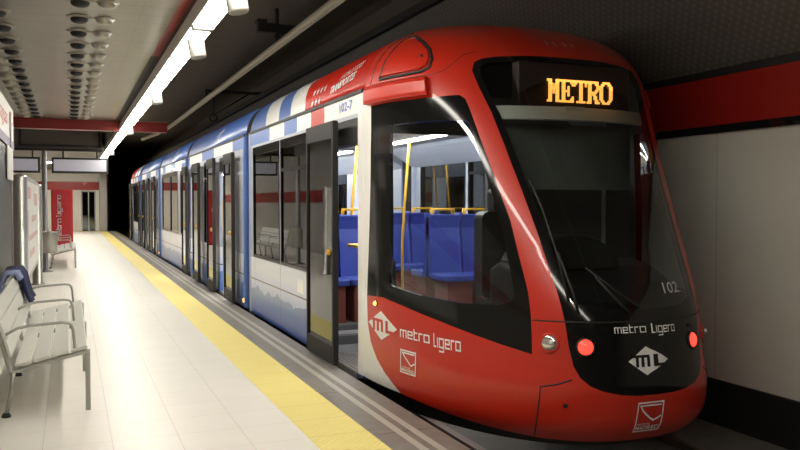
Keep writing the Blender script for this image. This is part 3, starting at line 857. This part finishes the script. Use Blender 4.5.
decal('roof_stars', (vs, fs), .0, 2.735, mat('faint_star', (.55, .22, .18), .5), NS, .008)
# --- seams
def seamline(P, r=.006, off=-.002):
    return MB().tube([S(s, z, off) for s, z in dens(P, .05, False)], r, 6)
obj('bonnet_joint', seamline([(-.335, .715), (-.29, .715), (-.244, .715), (-.1, .715), (.1, .715), (.244, .715), (.335, .715)]), MT['rubber'], NS)
obj('bumper_joint', seamline([(-.318, -.07), (-.318, .285), (-.30, .295), (-.27, .31), (-.232, .345)]), MT['rubber'], NS)
obj('bumper_joint', seamline([(.318, -.07), (.318, .285), (.30, .295), (.27, .31), (.232, .345)]), MT['rubber'], NS)
obj('roof_joint', seamline([(-.945, 2.46), (-.93, 2.62), (-.90, 2.80), (-.85, 2.93)], .006), MT['rubber'], NS)
obj('roof_joint', seamline([(-.93, 2.47), (-.7, 2.47), (-.55, 2.475), (-.49, 2.5), (-.44, 2.56), (-.40, 2.615), (-.34, 2.65)], .004), MT['rubber'], NS)
tow = obj('tow_cap', MB().lathe([(.016, -.004), (.016, .006), (.01, .008)], S(-.243, .175), 14, S(-.243, .175, .01)-S(-.243, .175)), MT['black'], NS)
# --- lamps on the nose
def lamp(name, s, z, r, m, parent, rim=None, label=None, deep=.03):
    ax = S(s, z, .01)-S(s, z)
    prof = [(r, -.01)] + [(r*math.cos(a*PI/12), deep*math.sin(a*PI/12)) for a in range(0, 6)]
    h = obj(name+'_housing', MB().lathe([(r*1.22, -.012), (r*1.22, .004), (r*1.12, .012), (r*.98, .008)], S(s, z), 24, ax), rim or MT['black'], parent)
    obj(name, MB().lathe(prof, S(s, z), 24, ax), m, h, label=label)
    return h
for sg in (-1, 1):
    lamp('tail_light', .176*sg-.016, .555, .052, MT['tail'], tram, label='lit red tail lamp')
    hl = lamp('headlight', .293*sg, .572, .056 if sg < 0 else .045, MT['lens'], tram, rim=MT['red'], label='clear round headlamp', deep=.022 if sg < 0 else .004)
    obj('bulb', MB().lathe([(.016, .02), (.016, .032), (.008, .04)], S(.285*sg, .578), 14, S(.293*sg, .572, .01)-S(.293*sg, .572)), MT['white'], hl)
    lamp('indicator', .897*sg, .675, .022, MT['amber'], tram, rim=MT['dark_grey'], label='small lit amber side marker')
lamp('camera_eye', .155, .655, .010, MT['black'], tram)
# --- recessed roof hatch and fairing block
HT = [(-.865, 2.50), (-.84, 2.66), (-.80, 2.80), (-.76, 2.85), (-.70, 2.84), (-.62, 2.77), (-.565, 2.69), (-.545, 2.60), (-.56, 2.535), (-.60, 2.51), (-.7, 2.50)]
for sg in (1, -1):
    P = [(s*sg, z) for s, z in HT]
    hatch_rim = obj('roof_hatch_joint', MB().tube([S(s, z, 0) for s, z in dens(P+[P[0]], .05, False)], .014, 8), MT['dark_grey'], tram)
    Q = [(-.715*sg+(s+.715*sg)*.90, 2.66+(z-2.66)*.86) for s, z in P]
    vs = [S(s, z, .014) for s, z in dens(Q, .06)]
    n = len(vs); c = S(-.705*sg, 2.66, .016)
    mid = [S((-.705*sg+s)/2, (2.66+z)/2, .016) for s, z in dens(Q, .06)]
    base = [S(s, z, -.01) for s, z in dens(Q, .06)]
    fs = [(n+i, n+(i+1) % n, 2*n) for i in range(n)] + [(i, (i+1) % n, n+(i+1) % n, n+i) for i in range(n)] + [(2*n+1+i, 2*n+1+(i+1) % n, (i+1) % n, i) for i in range(n)]
    hb = MB().add(vs+mid+[c]+base, fs[:2*n], True); hb.add(vs+base, [tuple(i if i < n else i-(n+1) for i in f) for f in fs[2*n:]], False)
    obj('roof_hatch', hb, MT['red'], hatch_rim)
    obj('hatch_lock', MB().lathe([(.014, 0), (.014, .02), (.01, .022)], S(-.60*sg, 2.63, .0), 12, S(-.6*sg, 2.63, .01)-S(-.6*sg, 2.63)), MT['black'], hatch_rim)
    # long fairing block above the door corner
    g0 = dens([(-.945*sg, 2.31), (-.80*sg, 2.31), (-.68*sg, 2.31), (-.565*sg, 2.31)], .06, False)
    rows = []
    for (z, o_) in ((2.305, -.02), (2.305, .04), (2.325, .055), (2.41, .06), (2.44, .05), (2.455, .03), (2.46, -.02)):
        if sg < 0: o_ = min(o_, .012)
        rows.append([S(s, z, o_) for s, _ in g0])
    vs = [p for r in rows for p in r]; m_ = len(g0); fs = []
    for i in range(len(rows)-1):
        for j in range(m_-1): fs.append((i*m_+j, i*m_+j+1, (i+1)*m_+j+1, (i+1)*m_+j) if sg > 0 else (i*m_+j, (i+1)*m_+j, (i+1)*m_+j+1, i*m_+j+1))
    fs.append(tuple(i*m_ for i in range(len(rows)))); fs.append(tuple(i*m_+m_-1 for i in reversed(range(len(rows)))))
    o = obj('corner_fairing', MB().add(vs, fs, False), MT['red'], tram)
    b = o.modifiers.new('bevel', 'BEVEL'); b.width = .008; b.segments = 2; b.limit_method = 'ANGLE'
# --- wipers
w = obj('wiper_arm', MB().tube([S(-.200, .765, .012), S(-.205, .90, .03), S(-.215, 1.15, .03)], .009, 8), MT['black'], tram)
obj('wiper_blade', MB().tube([S(-.222, .84, .012), S(-.218, 1.15, .014), S(-.226, 1.45, .014), S(-.240, 1.66, .012)], .009, 8), MT['black'], w)
w = obj('wiper_arm', MB().tube([S(-.05, .765, .012), S(-.085, .85, .03), S(-.125, 1.0, .02)], .009, 8), MT['black'], tram)
obj('wiper_blade', MB().tube([S(-.02, .80, .012), S(-.07, .90, .014), S(-.145, 1.06, .012)], .007, 8), MT['black'], w)
# --- destination display behind the windscreen
BMP = {'M': ['###...###', '.##...##.', '.###.###.', '.###.###.', '.#######.', '.##.#.##.', '.##.#.##.', '.##...##.', '.##...##.', '.##...##.', '###...###'],
       'E': ['#########', '.##....##', '.##.....#', '.##..#...', '.##..#...', '.#####...', '.##..#...', '.##..#...', '.##.....#', '.##....##', '#########'],
       'T': ['#########', '##..##..#', '#...##..#', '....##...', '....##...', '....##...', '....##...', '....##...', '....##...', '....##...', '..######.'],
       'R': ['########.', '.##...##.', '.##....##', '.##....##', '.##...##.', '.######..', '.##.##...', '.##..##..', '.##..##..', '.##...##.', '###...###'],
       'O': ['..#####..', '.##...##.', '##.....##', '##.....##', '##.....##', '##.....##', '##.....##', '##.....##', '##.....##', '.##...##.', '..#####..']}
def sign_pt(s, z, back): 
    p = S(s, 2.28 if z > 9 else z); return p
DY = 5.135
box = obj('display_case', MB().box(XC-.50, XC+.50, DY, DY+.10, 2.175, 2.545), MT['led_panel'], tram, .01, label='dark destination display case')
b = MB(); x = XC-.254; zt = 2.426; px = .01268
pz = .0155
for ch in 'METRO':
    for j, row in enumerate(BMP[ch]):
        for i, c in enumerate(row):
            if c == '#': b.box(x+i*px, x+i*px+px*.98, DY-.012, DY+.002, zt-j*pz-pz*.96, zt-j*pz)
    x += px*9 + px*.35
obj('display_lettering', b, MT['led'], box, label='amber lettering METRO')
# light bar under the display
bm_ = MB(); g0 = [-.30+.60*k/24 for k in range(25)]; rows = [[S(q, z, o_) for q in g0] for z, o_ in ((2.125, -.05), (2.125, -.03), (2.225, -.03), (2.225, -.05))]
bm_.add([p for r in rows for p in r], [(i*25+j, i*25+j+1, (i+1)*25+j+1, (i+1)*25+j) for i in range(3) for j in range(24)] + [(75+j, 75+j+1, j+1, j) for j in range(24)] + [(0, 25, 50, 75), (99, 74, 49, 24)])
br = obj('display_bar', bm_, mat('bar_grey', (.85, .85, .78), .5), tram, label='pale grey bar under the display')
obj('bar_bracket', MB().box(XC-.14, XC+.02, 5.045, 5.075, 2.135, 2.215), mat('bar_bracket_grey', (.75, .75, .69), .5), br)
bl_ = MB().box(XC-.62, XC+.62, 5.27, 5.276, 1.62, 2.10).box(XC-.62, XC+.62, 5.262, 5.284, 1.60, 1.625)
obj('reflection_panel', bl_, mat('reflection_grey', (.16, .175, .165), .7), tram)  # grey panel added in place of a pale reflection in the windscreen
# --- cab interior
dash = MB()
pr = [(4.75, .30), (4.62, .80), (4.72, .90), (5.0, 1.02), (5.22, 1.06), (5.36, 1.0), (5.36, .30)]
dash.prism([(a, b_) for a, b_ in pr], XC-.62, XC+.62, 'x')
obj('dashboard', dash, MT['black'], tram, .03)
hump = []
for i in range(13):
    a = PI*i/12; hump.append((XC-.15+.42*math.cos(a), 1.0+.26*math.sin(a)))
hm = MB().add([(x, 4.92, z) for x, z in hump]+[(x, 5.30, z) for x, z in hump], [tuple(range(13)), tuple(range(25, 12, -1))]+[(i, 13+i, 14+i, i+1) for i in range(12)]+[(0, 12, 25, 13)], False)
obj('instrument_hood', hm, MT['black'], tram, .02)
st = obj('driver_seat', MB().bbox(XC-.27, XC+.25, 5.75, 6.2, .52, .66, .05, 3, 'x'), MT['dark_grey'], tram)
obj('backrest', MB().bbox(XC-.25, XC+.23, 6.15, 6.30, .66, 1.42, .06, 3, 'y').bbox(XC-.13, XC+.11, 6.17, 6.28, 1.42, 1.62, .04, 3, 'y'), MT['dark_grey'], st)
obj('pedestal', MB().box(XC-.13, XC+.11, 5.85, 6.1, .03, .53), MT['dark_grey'], st)
pt = obj('cab_partition', MB().box(XC-1.15, XC-.95, 6.42, 6.47, .03, 1.0).box(XC-.05, XC+.30, 6.42, 6.47, .03, 2.2).box(XC-1.2, XC+1.2, 6.42, 6.47, 2.1, 2.5).box(XC+.30, XC+1.2, 6.42, 6.47, .03, 1.75), mat('partition_grey', (.22, .22, .22), .5), tram)
obj('partition_glass', MB().box(XC+.30, XC+1.2, 6.44, 6.45, 1.75, 2.1), MT['side_glass'], pt)

# --- body sections
def cells(y0, y1, z0, z1, holes):
    ys = sorted({y0, y1, *[h[0] for h in holes], *[h[1] for h in holes]}); zs = sorted({z0, z1, *[h[2] for h in holes], *[h[3] for h in holes]})
    ys = [y for y in ys if y0 <= y <= y1]; zs = [z for z in zs if z0 <= z <= z1]
    for a, b_ in zip(ys, ys[1:]):
        run = None
        for c, d in zip(zs, zs[1:]):
            m_ = ((a+b_)/2, (c+d)/2)
            full = not any(h[0] < m_[0] < h[1] and h[2] < m_[1] < h[3] for h in holes)
            if full: run = (run[0], d) if run else (c, d)
            if (not full) and run: yield a, b_, run[0], run[1]; run = None
        if run: yield a, b_, run[0], run[1]
ZD = 2.235; ZB = 2.27
def fy(y, mirror): return MIRY-y if mirror else y
def rng(a, b_, mirror): return (MIRY-b_, MIRY-a) if mirror else (a, b_)
def section(y0, y1, wins, doors, fair, band, mirror=False):
    """one car section: walls, upper band, roof, floor, ceiling, windows"""
    a, b_ = rng(y0, y1, mirror)
    wins = [(*rng(w_[0], w_[1], mirror), *w_[2:]) for w_ in wins]; doors = [(*rng(d[0], d[1], mirror), *d[2:]) for d in doors]
    roots = []
    for sx in (-1, 1):
        X = XC+sx*W; Xi = XC+sx*(W-.05)
        x0, x1 = min(X, Xi), max(X, Xi)
        holes = [(w_[0], w_[1], .77, ZD) for w_ in wins] + [(d[0], d[1], -1, ZD) for d in doors]
        body = MB()
        for c in cells(a, b_, -.0, ZB, holes): body.box(x0, x1, c[0], c[1], c[2], c[3])
        root = obj('car_side', body, MT['skirt'], tram, label='blue and pale car side'); roots.append(root)
        obj('upper_band', MB().box(x0, x1, a, b_, ZB, 2.45), band, root)
        obj('roof_joint', MB().box(*sorted((X+sx*.012, X-sx*.03)), a, b_, 2.432, 2.462), MT['rubber'], root)
        for w_ in wins:
            # black frame proud of the wall with the pane inside
            fr = MB(); t_ = .035
            xo0, xo1 = sorted((X+sx*.006, X-sx*.05))
            w0, w1 = w_[0], w_[1]
            fr.box(xo0, xo1, w0, w0+t_, .77, ZD).box(xo0, xo1, w1-t_, w1, .77, ZD).box(xo0, xo1, w0+t_, w1-t_, .77, .77+t_).box(xo0, xo1, w0+t_, w1-t_, ZD-.10, ZD)
            if len(w_) > 2 and w_[2] == 'hopper': fr.box(xo0, xo1, w0+t_, w1-t_, 1.86, 1.90)
            obj('window_frame', fr, MT['gloss_black'], root)
            obj('window_pane', MB().box(*sorted((X-sx*.010, X-sx*.018)), w0+t_, w1-t_, .77+t_, ZD-.10), MT['side_glass'], root)
    root = roots[0]
    # roof from the nose profile
    zs = [2.45, 2.51, 2.57, 2.63, 2.69, 2.75, 2.81, 2.86, 2.9, 2.95, 3.0, 3.03, 3.05]
    prof = [(XC-lev(z)[1], z) for z in zs] + [(XC+lev(z)[1], z) for z in reversed(zs)]
    n = len(prof)
    vs = [(x, a, z) for x, z in prof]+[(x, b_, z) for x, z in prof]
    fs = [(i, n+i, n+i+1, i+1) for i in range(n-1)] + [tuple(range(n)), tuple(range(2*n-1, n-1, -1)), (n-1, 2*n-1, n, 0)]
    rf = MB(); rf.add(vs, fs, False); rf.sm = [True]*(n-1)+[False]*3; rf.mi = [0]*(n-1)+[1, 1, 1]
    roof = obj('roof_fairing', rf, [fair, MT['inner']], tram)
    obj('cabin_floor', MB().box(XC-W+.05, XC+W-.05, a, b_, -.04, .02), MT['cabin_floor'], tram)
    cl = obj('cabin_ceiling', MB().box(XC-W+.05, XC+W-.05, a, b_, 2.28, 2.33), MT['cabin'], tram)
    obj('cabin_light', MB().box(XC-.42, XC-.34, a+.2, b_-.2, 2.262, 2.285), MT['cabin_light'], cl)
    obj('cabin_light', MB().box(XC+.34, XC+.42, a+.2, b_-.2, 2.262, 2.285), MT['cabin_light'], cl)
    for sx in (-1, 1):
        q = [(XC+sx*1.20, 2.02), (XC+sx*1.20, 2.28), (XC+sx*.80, 2.28), (XC+sx*.84, 2.24)]
        obj('cove_panel', MB().add([(x, a+.01, z) for x, z in q]+[(x, b_-.01, z) for x, z in q], [(0, 1, 2, 3), (7, 6, 5, 4)]+[(i, 4+i, 4+(i+1) % 4, (i+1) % 4) for i in range(4)]), MT['cove'], cl)
    obj('underframe', MB().box(XC-W+.06, XC+W-.06, a, b_, -.28, -.04), MT['rubber'], tram)
    return root, roof
W1 = [(7.52, 8.0), (8.06, 9.26, 'hopper'), (9.32, 10.78)]
D_SINGLE = [(6.52, 7.40)]
c1, r1 = section(6.4, 11.05, W1, D_SINGLE, MT['fair_cab'], MT['band_cab'])
MID_D = [(12.32, 13.45), (15.75, 16.85)]
c2, r2 = section(11.35, 17.25, [(14.15, 15.05)], MID_D, MT['blue'], MT['band_mid'])
c3, r3 = section(17.55, 22.8, [(17.85, 18.5), (19.0, 20.42), (20.5, 22.3)], [], MT['blue'], MT['band_mid'])
MID_D2 = [(d[0]+11.75, d[1]+11.75) for d in MID_D]
c4, r4 = section(23.1, 29.1, [(25.9, 26.8)], MID_D2, MT['blue'], MT['band_mid'])
c5, r5 = section(6.4, 11.05, W1, D_SINGLE, MT['fair_rear'], MT['band_rear'], True)
# white strip of wall beside the cab door, on both sides
for mirror in (False, True):
    a, b_ = rng(6.395, 6.52, mirror)
    for sx in (-1, 1):
        X = XC+sx*W
        obj('door_pillar', MB().box(*sorted((X+sx*.003, X-sx*.055)), a, b_, .02, ZB), MT['white'], tram, label='white pillar between door and cab')
# bellows and blue end rings
for y in (11.05, 17.25, 22.8, 29.1):
    ring = MB()
    zs = [0, 1.2, 2.45, 2.57, 2.69, 2.81, 2.9, 3.0, 3.04]
    for k in range(6):
        y0 = y+.05*k
        for (p, q) in ((.05, .0), (.09, .05)):
            pass
    rows = []
    for k in range(13):
        yy = y+.3*k/12; ins = .05 if k % 2 == 0 else .10
        rows.append([(XC-max(.0, (lev(max(z, .1))[1]-ins)), yy, z-(ins*.5 if z > 2.9 else 0)) for z in zs]+[(XC+max(.0, (lev(max(z, .1))[1]-ins)), yy, z-(ins*.5 if z > 2.9 else 0)) for z in reversed(zs)])
    n = len(rows[0]); vs = [p for r in rows for p in r]
    fs = [(i*n+j, (i+1)*n+j, (i+1)*n+j+1, i*n+j+1) for i in range(12) for j in range(n-1)]
    obj('bellows', ring.add(vs, fs), MT['rubber'], tram, label='black folded bellows between car sections')
    for yy, sg in ((y, -1), (y+.3, 1)):
        for sx in (-1, 1):
            X = XC+sx*W; X0, X1 = sorted((X+sx*.012, X-sx*.09))
            y0, y1 = sorted((yy, yy+sg*.10))
            rr = MB().bbox(X0, X1, y0-.01, y1, .0, 2.45, .035, 3, 'z')
            obj('end_trim', rr, MT['blue'] if not (y == 11.05 and sg < 0) else mat('silver_blue', (.40, .45, .58), .3, coat=.4), tram)
    for sx in (-1,):
        lamp_c = (XC-W-.014, y+.36, .10)
        obj('side_reflector', MB().lathe([(.03, 0), (.03, .008), (.02, .012)], lamp_c, 14, (-1, 0, 0)), MT['amber'], tram, label='small amber side reflector')
# door leaves
def leaf(y0, y1, near_left=True, sx=-1, X=None):
    X = X if X is not None else XC+sx*(W+.10)
    x0, x1 = X-.022, X+.022; t_ = .045
    m = MB().box(x0, x1, y0, y0+t_, .03, ZD).box(x0, x1, y1-t_, y1, .03, ZD).box(x0, x1, y0+t_, y1-t_, .03, .20).box(x0, x1, y0+t_, y1-t_, ZD-.16, ZD)
    o = obj('door_leaf', m, MT['door_frame'], tram, .006, label='open sliding door leaf' if X < XC-W else None)
    obj('door_pane', MB().box(X-.006, X+.006, y0+t_, y1-t_, .20, ZD-.16), MT['side_glass'], o)
    if X < XC-W:
        obj('door_edge_seal', MB().box(x0-.004, x1+.004, y0-.012, y0+.004, .04, ZD-.01), MT['rubber'], o)
        obj('door_button', MB().lathe([(.03, 0), (.03, .02), (.02, .026)], (x0, y0+.10 if near_left else y1-.1, 1.05), 14, (-1, 0, 0)), MT['yellow_pole'], o, label='yellow door button')
        obj('door_arm', MB().box(X+.02, XC-W+.02, (y0+y1)/2-.03, (y0+y1)/2+.03, .06, .10).box(X+.02, XC-W+.02, (y0+y1)/2-.03, (y0+y1)/2+.03, ZD-.1, ZD-.05), MT['steel'], o)
leaf(6.86, 7.74)
for dl in (0, 11.75):
    leaf(11.72+dl, 12.42+dl); leaf(13.38+dl, 14.06+dl); leaf(15.08+dl, 15.80+dl); leaf(16.78+dl, 17.40+dl)
leaf(MIRY-7.74, MIRY-6.86)
for (a, b_) in D_SINGLE + [rng(*D_SINGLE[0], True)]: leaf(a, b_, sx=1, X=XC+W-.025)
for a, b_ in MID_D+MID_D2:
    leaf(a, (a+b_)/2, sx=1, X=XC+W-.025); leaf((a+b_)/2, b_, sx=1, X=XC+W-.025)
for a, b_ in D_SINGLE+MID_D+MID_D2+[rng(*D_SINGLE[0], True)]:
    m = MB().box(XC-W-.02, XC-W+.30, a, b_, -.03, .026)
    for k in range(7): m.box(XC-W-.015+.04*k, XC-W+.004+.04*k, a+.02, b_-.02, .026, .032)
    obj('door_sill', m, MT['steel'], tram)
    obj('door_header', MB().box(XC-W+.005, XC-W+.12, a, b_, ZD-.22, ZD+.02), MT['black'], tram)
# lettering and stars on the roof fairing and band of the first section
def fair_pt(y, z, off=.006):
    w_ = lev(z)[1]; w2 = lev(z+.01)[1]; n = Vector((-.01, 0, w_-w2)); n = Vector((-.01, 0, (w_-w2))).normalized() if True else n
    return Vector((XC-w_, y, z)) + Vector((-.01, 0, w_-w2)).normalized()*off
def fair_decal(name, vf, y0, z0, m, parent, off=.007):
    # x runs towards the nose (smaller y), y runs up the fairing
    return obj(name, MB().add([fair_pt(y0-x, z0+y, off) for x, y in vf[0]], vf[1]), m, parent)
def star(cx, cy, r):
    return [(cx+(r if i % 2 == 0 else r*.42)*math.sin(i*PI/5), cy+(r if i % 2 == 0 else r*.42)*math.cos(i*PI/5)) for i in range(10)]
vs = []; fs = []
for i in range(4):
    o = len(vs); vs += star(i*.125+.03, .115, .046); fs.append(tuple(range(o+9, o-1, -1)))
for i in range(3):
    o = len(vs); vs += star(i*.125+.05, .0, .046); fs.append(tuple(range(o+9, o-1, -1)))
fair_decal('stars', (vs, fs), 8.05, 2.515, MT['decal_white'], r1)
tx1 = fit2d(text2d('LA SUMA DE TODOS', 1, .35), 0, .56, .0, .055)
tx2 = fit2d(text2d('TRANSPORTES', 1, .35, .03), 0, .68, .0, .075)
sl = .09
fair_decal('roof_lettering', ([(x, y+x*sl) for x, y in tx1[0]], tx1[1]), 7.22, 2.645, MT['decal_white'], r1)
fair_decal('roof_lettering', ([(x, y+x*sl) for x, y in tx2[0]], tx2[1]), 7.42, 2.535, MT['decal_white'], r1)
vf = fit2d(text2d('102-7', 1, 0, .02), 0, .36, 0, .085)
obj('unit_number', MB().add([(XC-W-.005, 7.02-x, 2.32+y) for x, y in vf[0]], vf[1]), MT['decal_blue'], c1)
obj('notice_sticker', MB().box(XC-W-.004, XC-W, 8.28, 8.52, .52, .66), MT['decal_white'], c1)
for r_, y in ((r2, 13.6), (r3, 19.6), (r4, 25.0)):
    st2 = strokes2d([[(0, 0), (.12, .07), (.45, .09)], [(.2, -.05), (.26, .16)], [(.28, .05), (.42, .12)]], .035)
    fair_decal('roof_emblem', st2, y+.3, 2.60, MT['decal_white'], r_)
# seats, poles
def seat(x, y, face, z=.02, parent=tram):
    """face=1 looks towards +y"""
    s = obj('seat', MB().bbox(x-.21, x+.21, y-.21, y+.21, z+.40, z+.47, .05, 3, 'z'), MT['seat_blue'], parent, .015)
    yb = y-face*.22
    vs = []; pr = [(0, .44), (-.02, .6), (-.05, .85), (-.10, 1.10), (-.12, 1.16)]
    m = MB(); pl = [(yb+face*p[0]+face*.03, z+p[1]) for p in pr]+[(yb+face*p[0]-face*.03, z+p[1]) for p in reversed(pr)]
    m.add([(x-.20, a, b_) for a, b_ in pl]+[(x+.20, a, b_) for a, b_ in pl], [tuple(range(10)), tuple(range(19, 9, -1))]+[(i, (i+1) % 10, 10+(i+1) % 10, 10+i) for i in range(10)])
    obj('backrest', m, MT['seat_blue'], s, .02)
    obj('pedestal', MB().box(x-.16, x+.16, y-.17, y+.17, z, z+.40), MT['brown'], s)
    obj('grab_handle', MB().tube([(x-.15, yb-face*.09, z+1.10), (x-.13, yb-face*.12, z+1.22), (x+.13, yb-face*.12, z+1.22), (x+.15, yb-face*.09, z+1.10)], .014, 8), MT['yellow_pole'], s)
obj('seat_podium', MB().box(XC-W+.06, XC-.45, 8.05, 10.9, .02, .20).box(XC-W+.06, XC-.28, 7.9, 8.05, .02, .11), MT['cabin_floor'], tram)
obj('seat_podium', MB().box(XC+.45, XC+W-.06, 8.05, 10.9, .02, .20), MT['cabin_floor'], tram)
for yy, fc in ((8.35, -1), (8.95, 1), (9.9, -1), (10.5, 1)):
    for x in (XC-.98, XC-.56, XC+.56, XC+.98): seat(x, yy, fc, .20)
for yy, fc in ((18.2, 1), (19.0, -1), (20.4, 1), (21.2, -1)):
    for x in (XC-.95, XC+.95): seat(x, yy, fc)
for x, yy in ((XC+.95, 11.8), (XC+.95, 14.6), (XC+.95, 17.0), (XC+.95, 7.75)): seat(x, yy, 1)
for x, y in ((XC-.85, 7.55), (XC-.35, 9.4), (XC+.35, 9.4), (XC-.9, 12.2), (XC-.6, 13.6), (XC-.9, 14.8), (XC-.6, 15.7), (XC-.6, 17.0), (XC-.4, 19.8), (XC-.6, 24), (XC-.6, 27)):
    p = obj('grab_pole', MB().tube([(x, y, .02), (x, y, 1.0), (x+.03, y, 1.5), (x+.10, y, 2.28)], .018, 10), MT['yellow_pole'], tram)
obj('grab_rail', MB().tube([(XC-.85, 7.55, 1.05), (XC-.85, 8.0, 1.05), (XC-.5, 8.0, 1.05)], .016, 8), MT['yellow_pole'], tram)
obj('step_light', MB().box(XC-W+.06, XC-.5, 7.98, 8.0, .115, .15), MT['cabin'], tram)
# wheels under the nose, barely seen
for sx in (-1, 1):
    for y in (8.5, 10.2, 19.4, 21.0):
        obj('wheel', MB().lathe([(.06, -.05), (.26, -.05), (.27, .05), (.06, .05)], (XC+sx*.75, y, -.06), 24, (1, 0, 0)), MT['dark_grey'], tram)

# ------------------------------------------------------------------ world, view
wd = bpy.data.worlds.new('world'); scn.world = wd; wd.use_nodes = True
wd.node_tree.nodes['Background'].inputs[0].default_value = (.02, .02, .022, 1)
wd.node_tree.nodes['Background'].inputs[1].default_value = .3
scn.view_settings.view_transform = 'Standard'; scn.view_settings.look = 'None'
scn.view_settings.gamma = 1; scn.view_settings.use_curve_mapping = False
scn.view_settings.exposure = .42
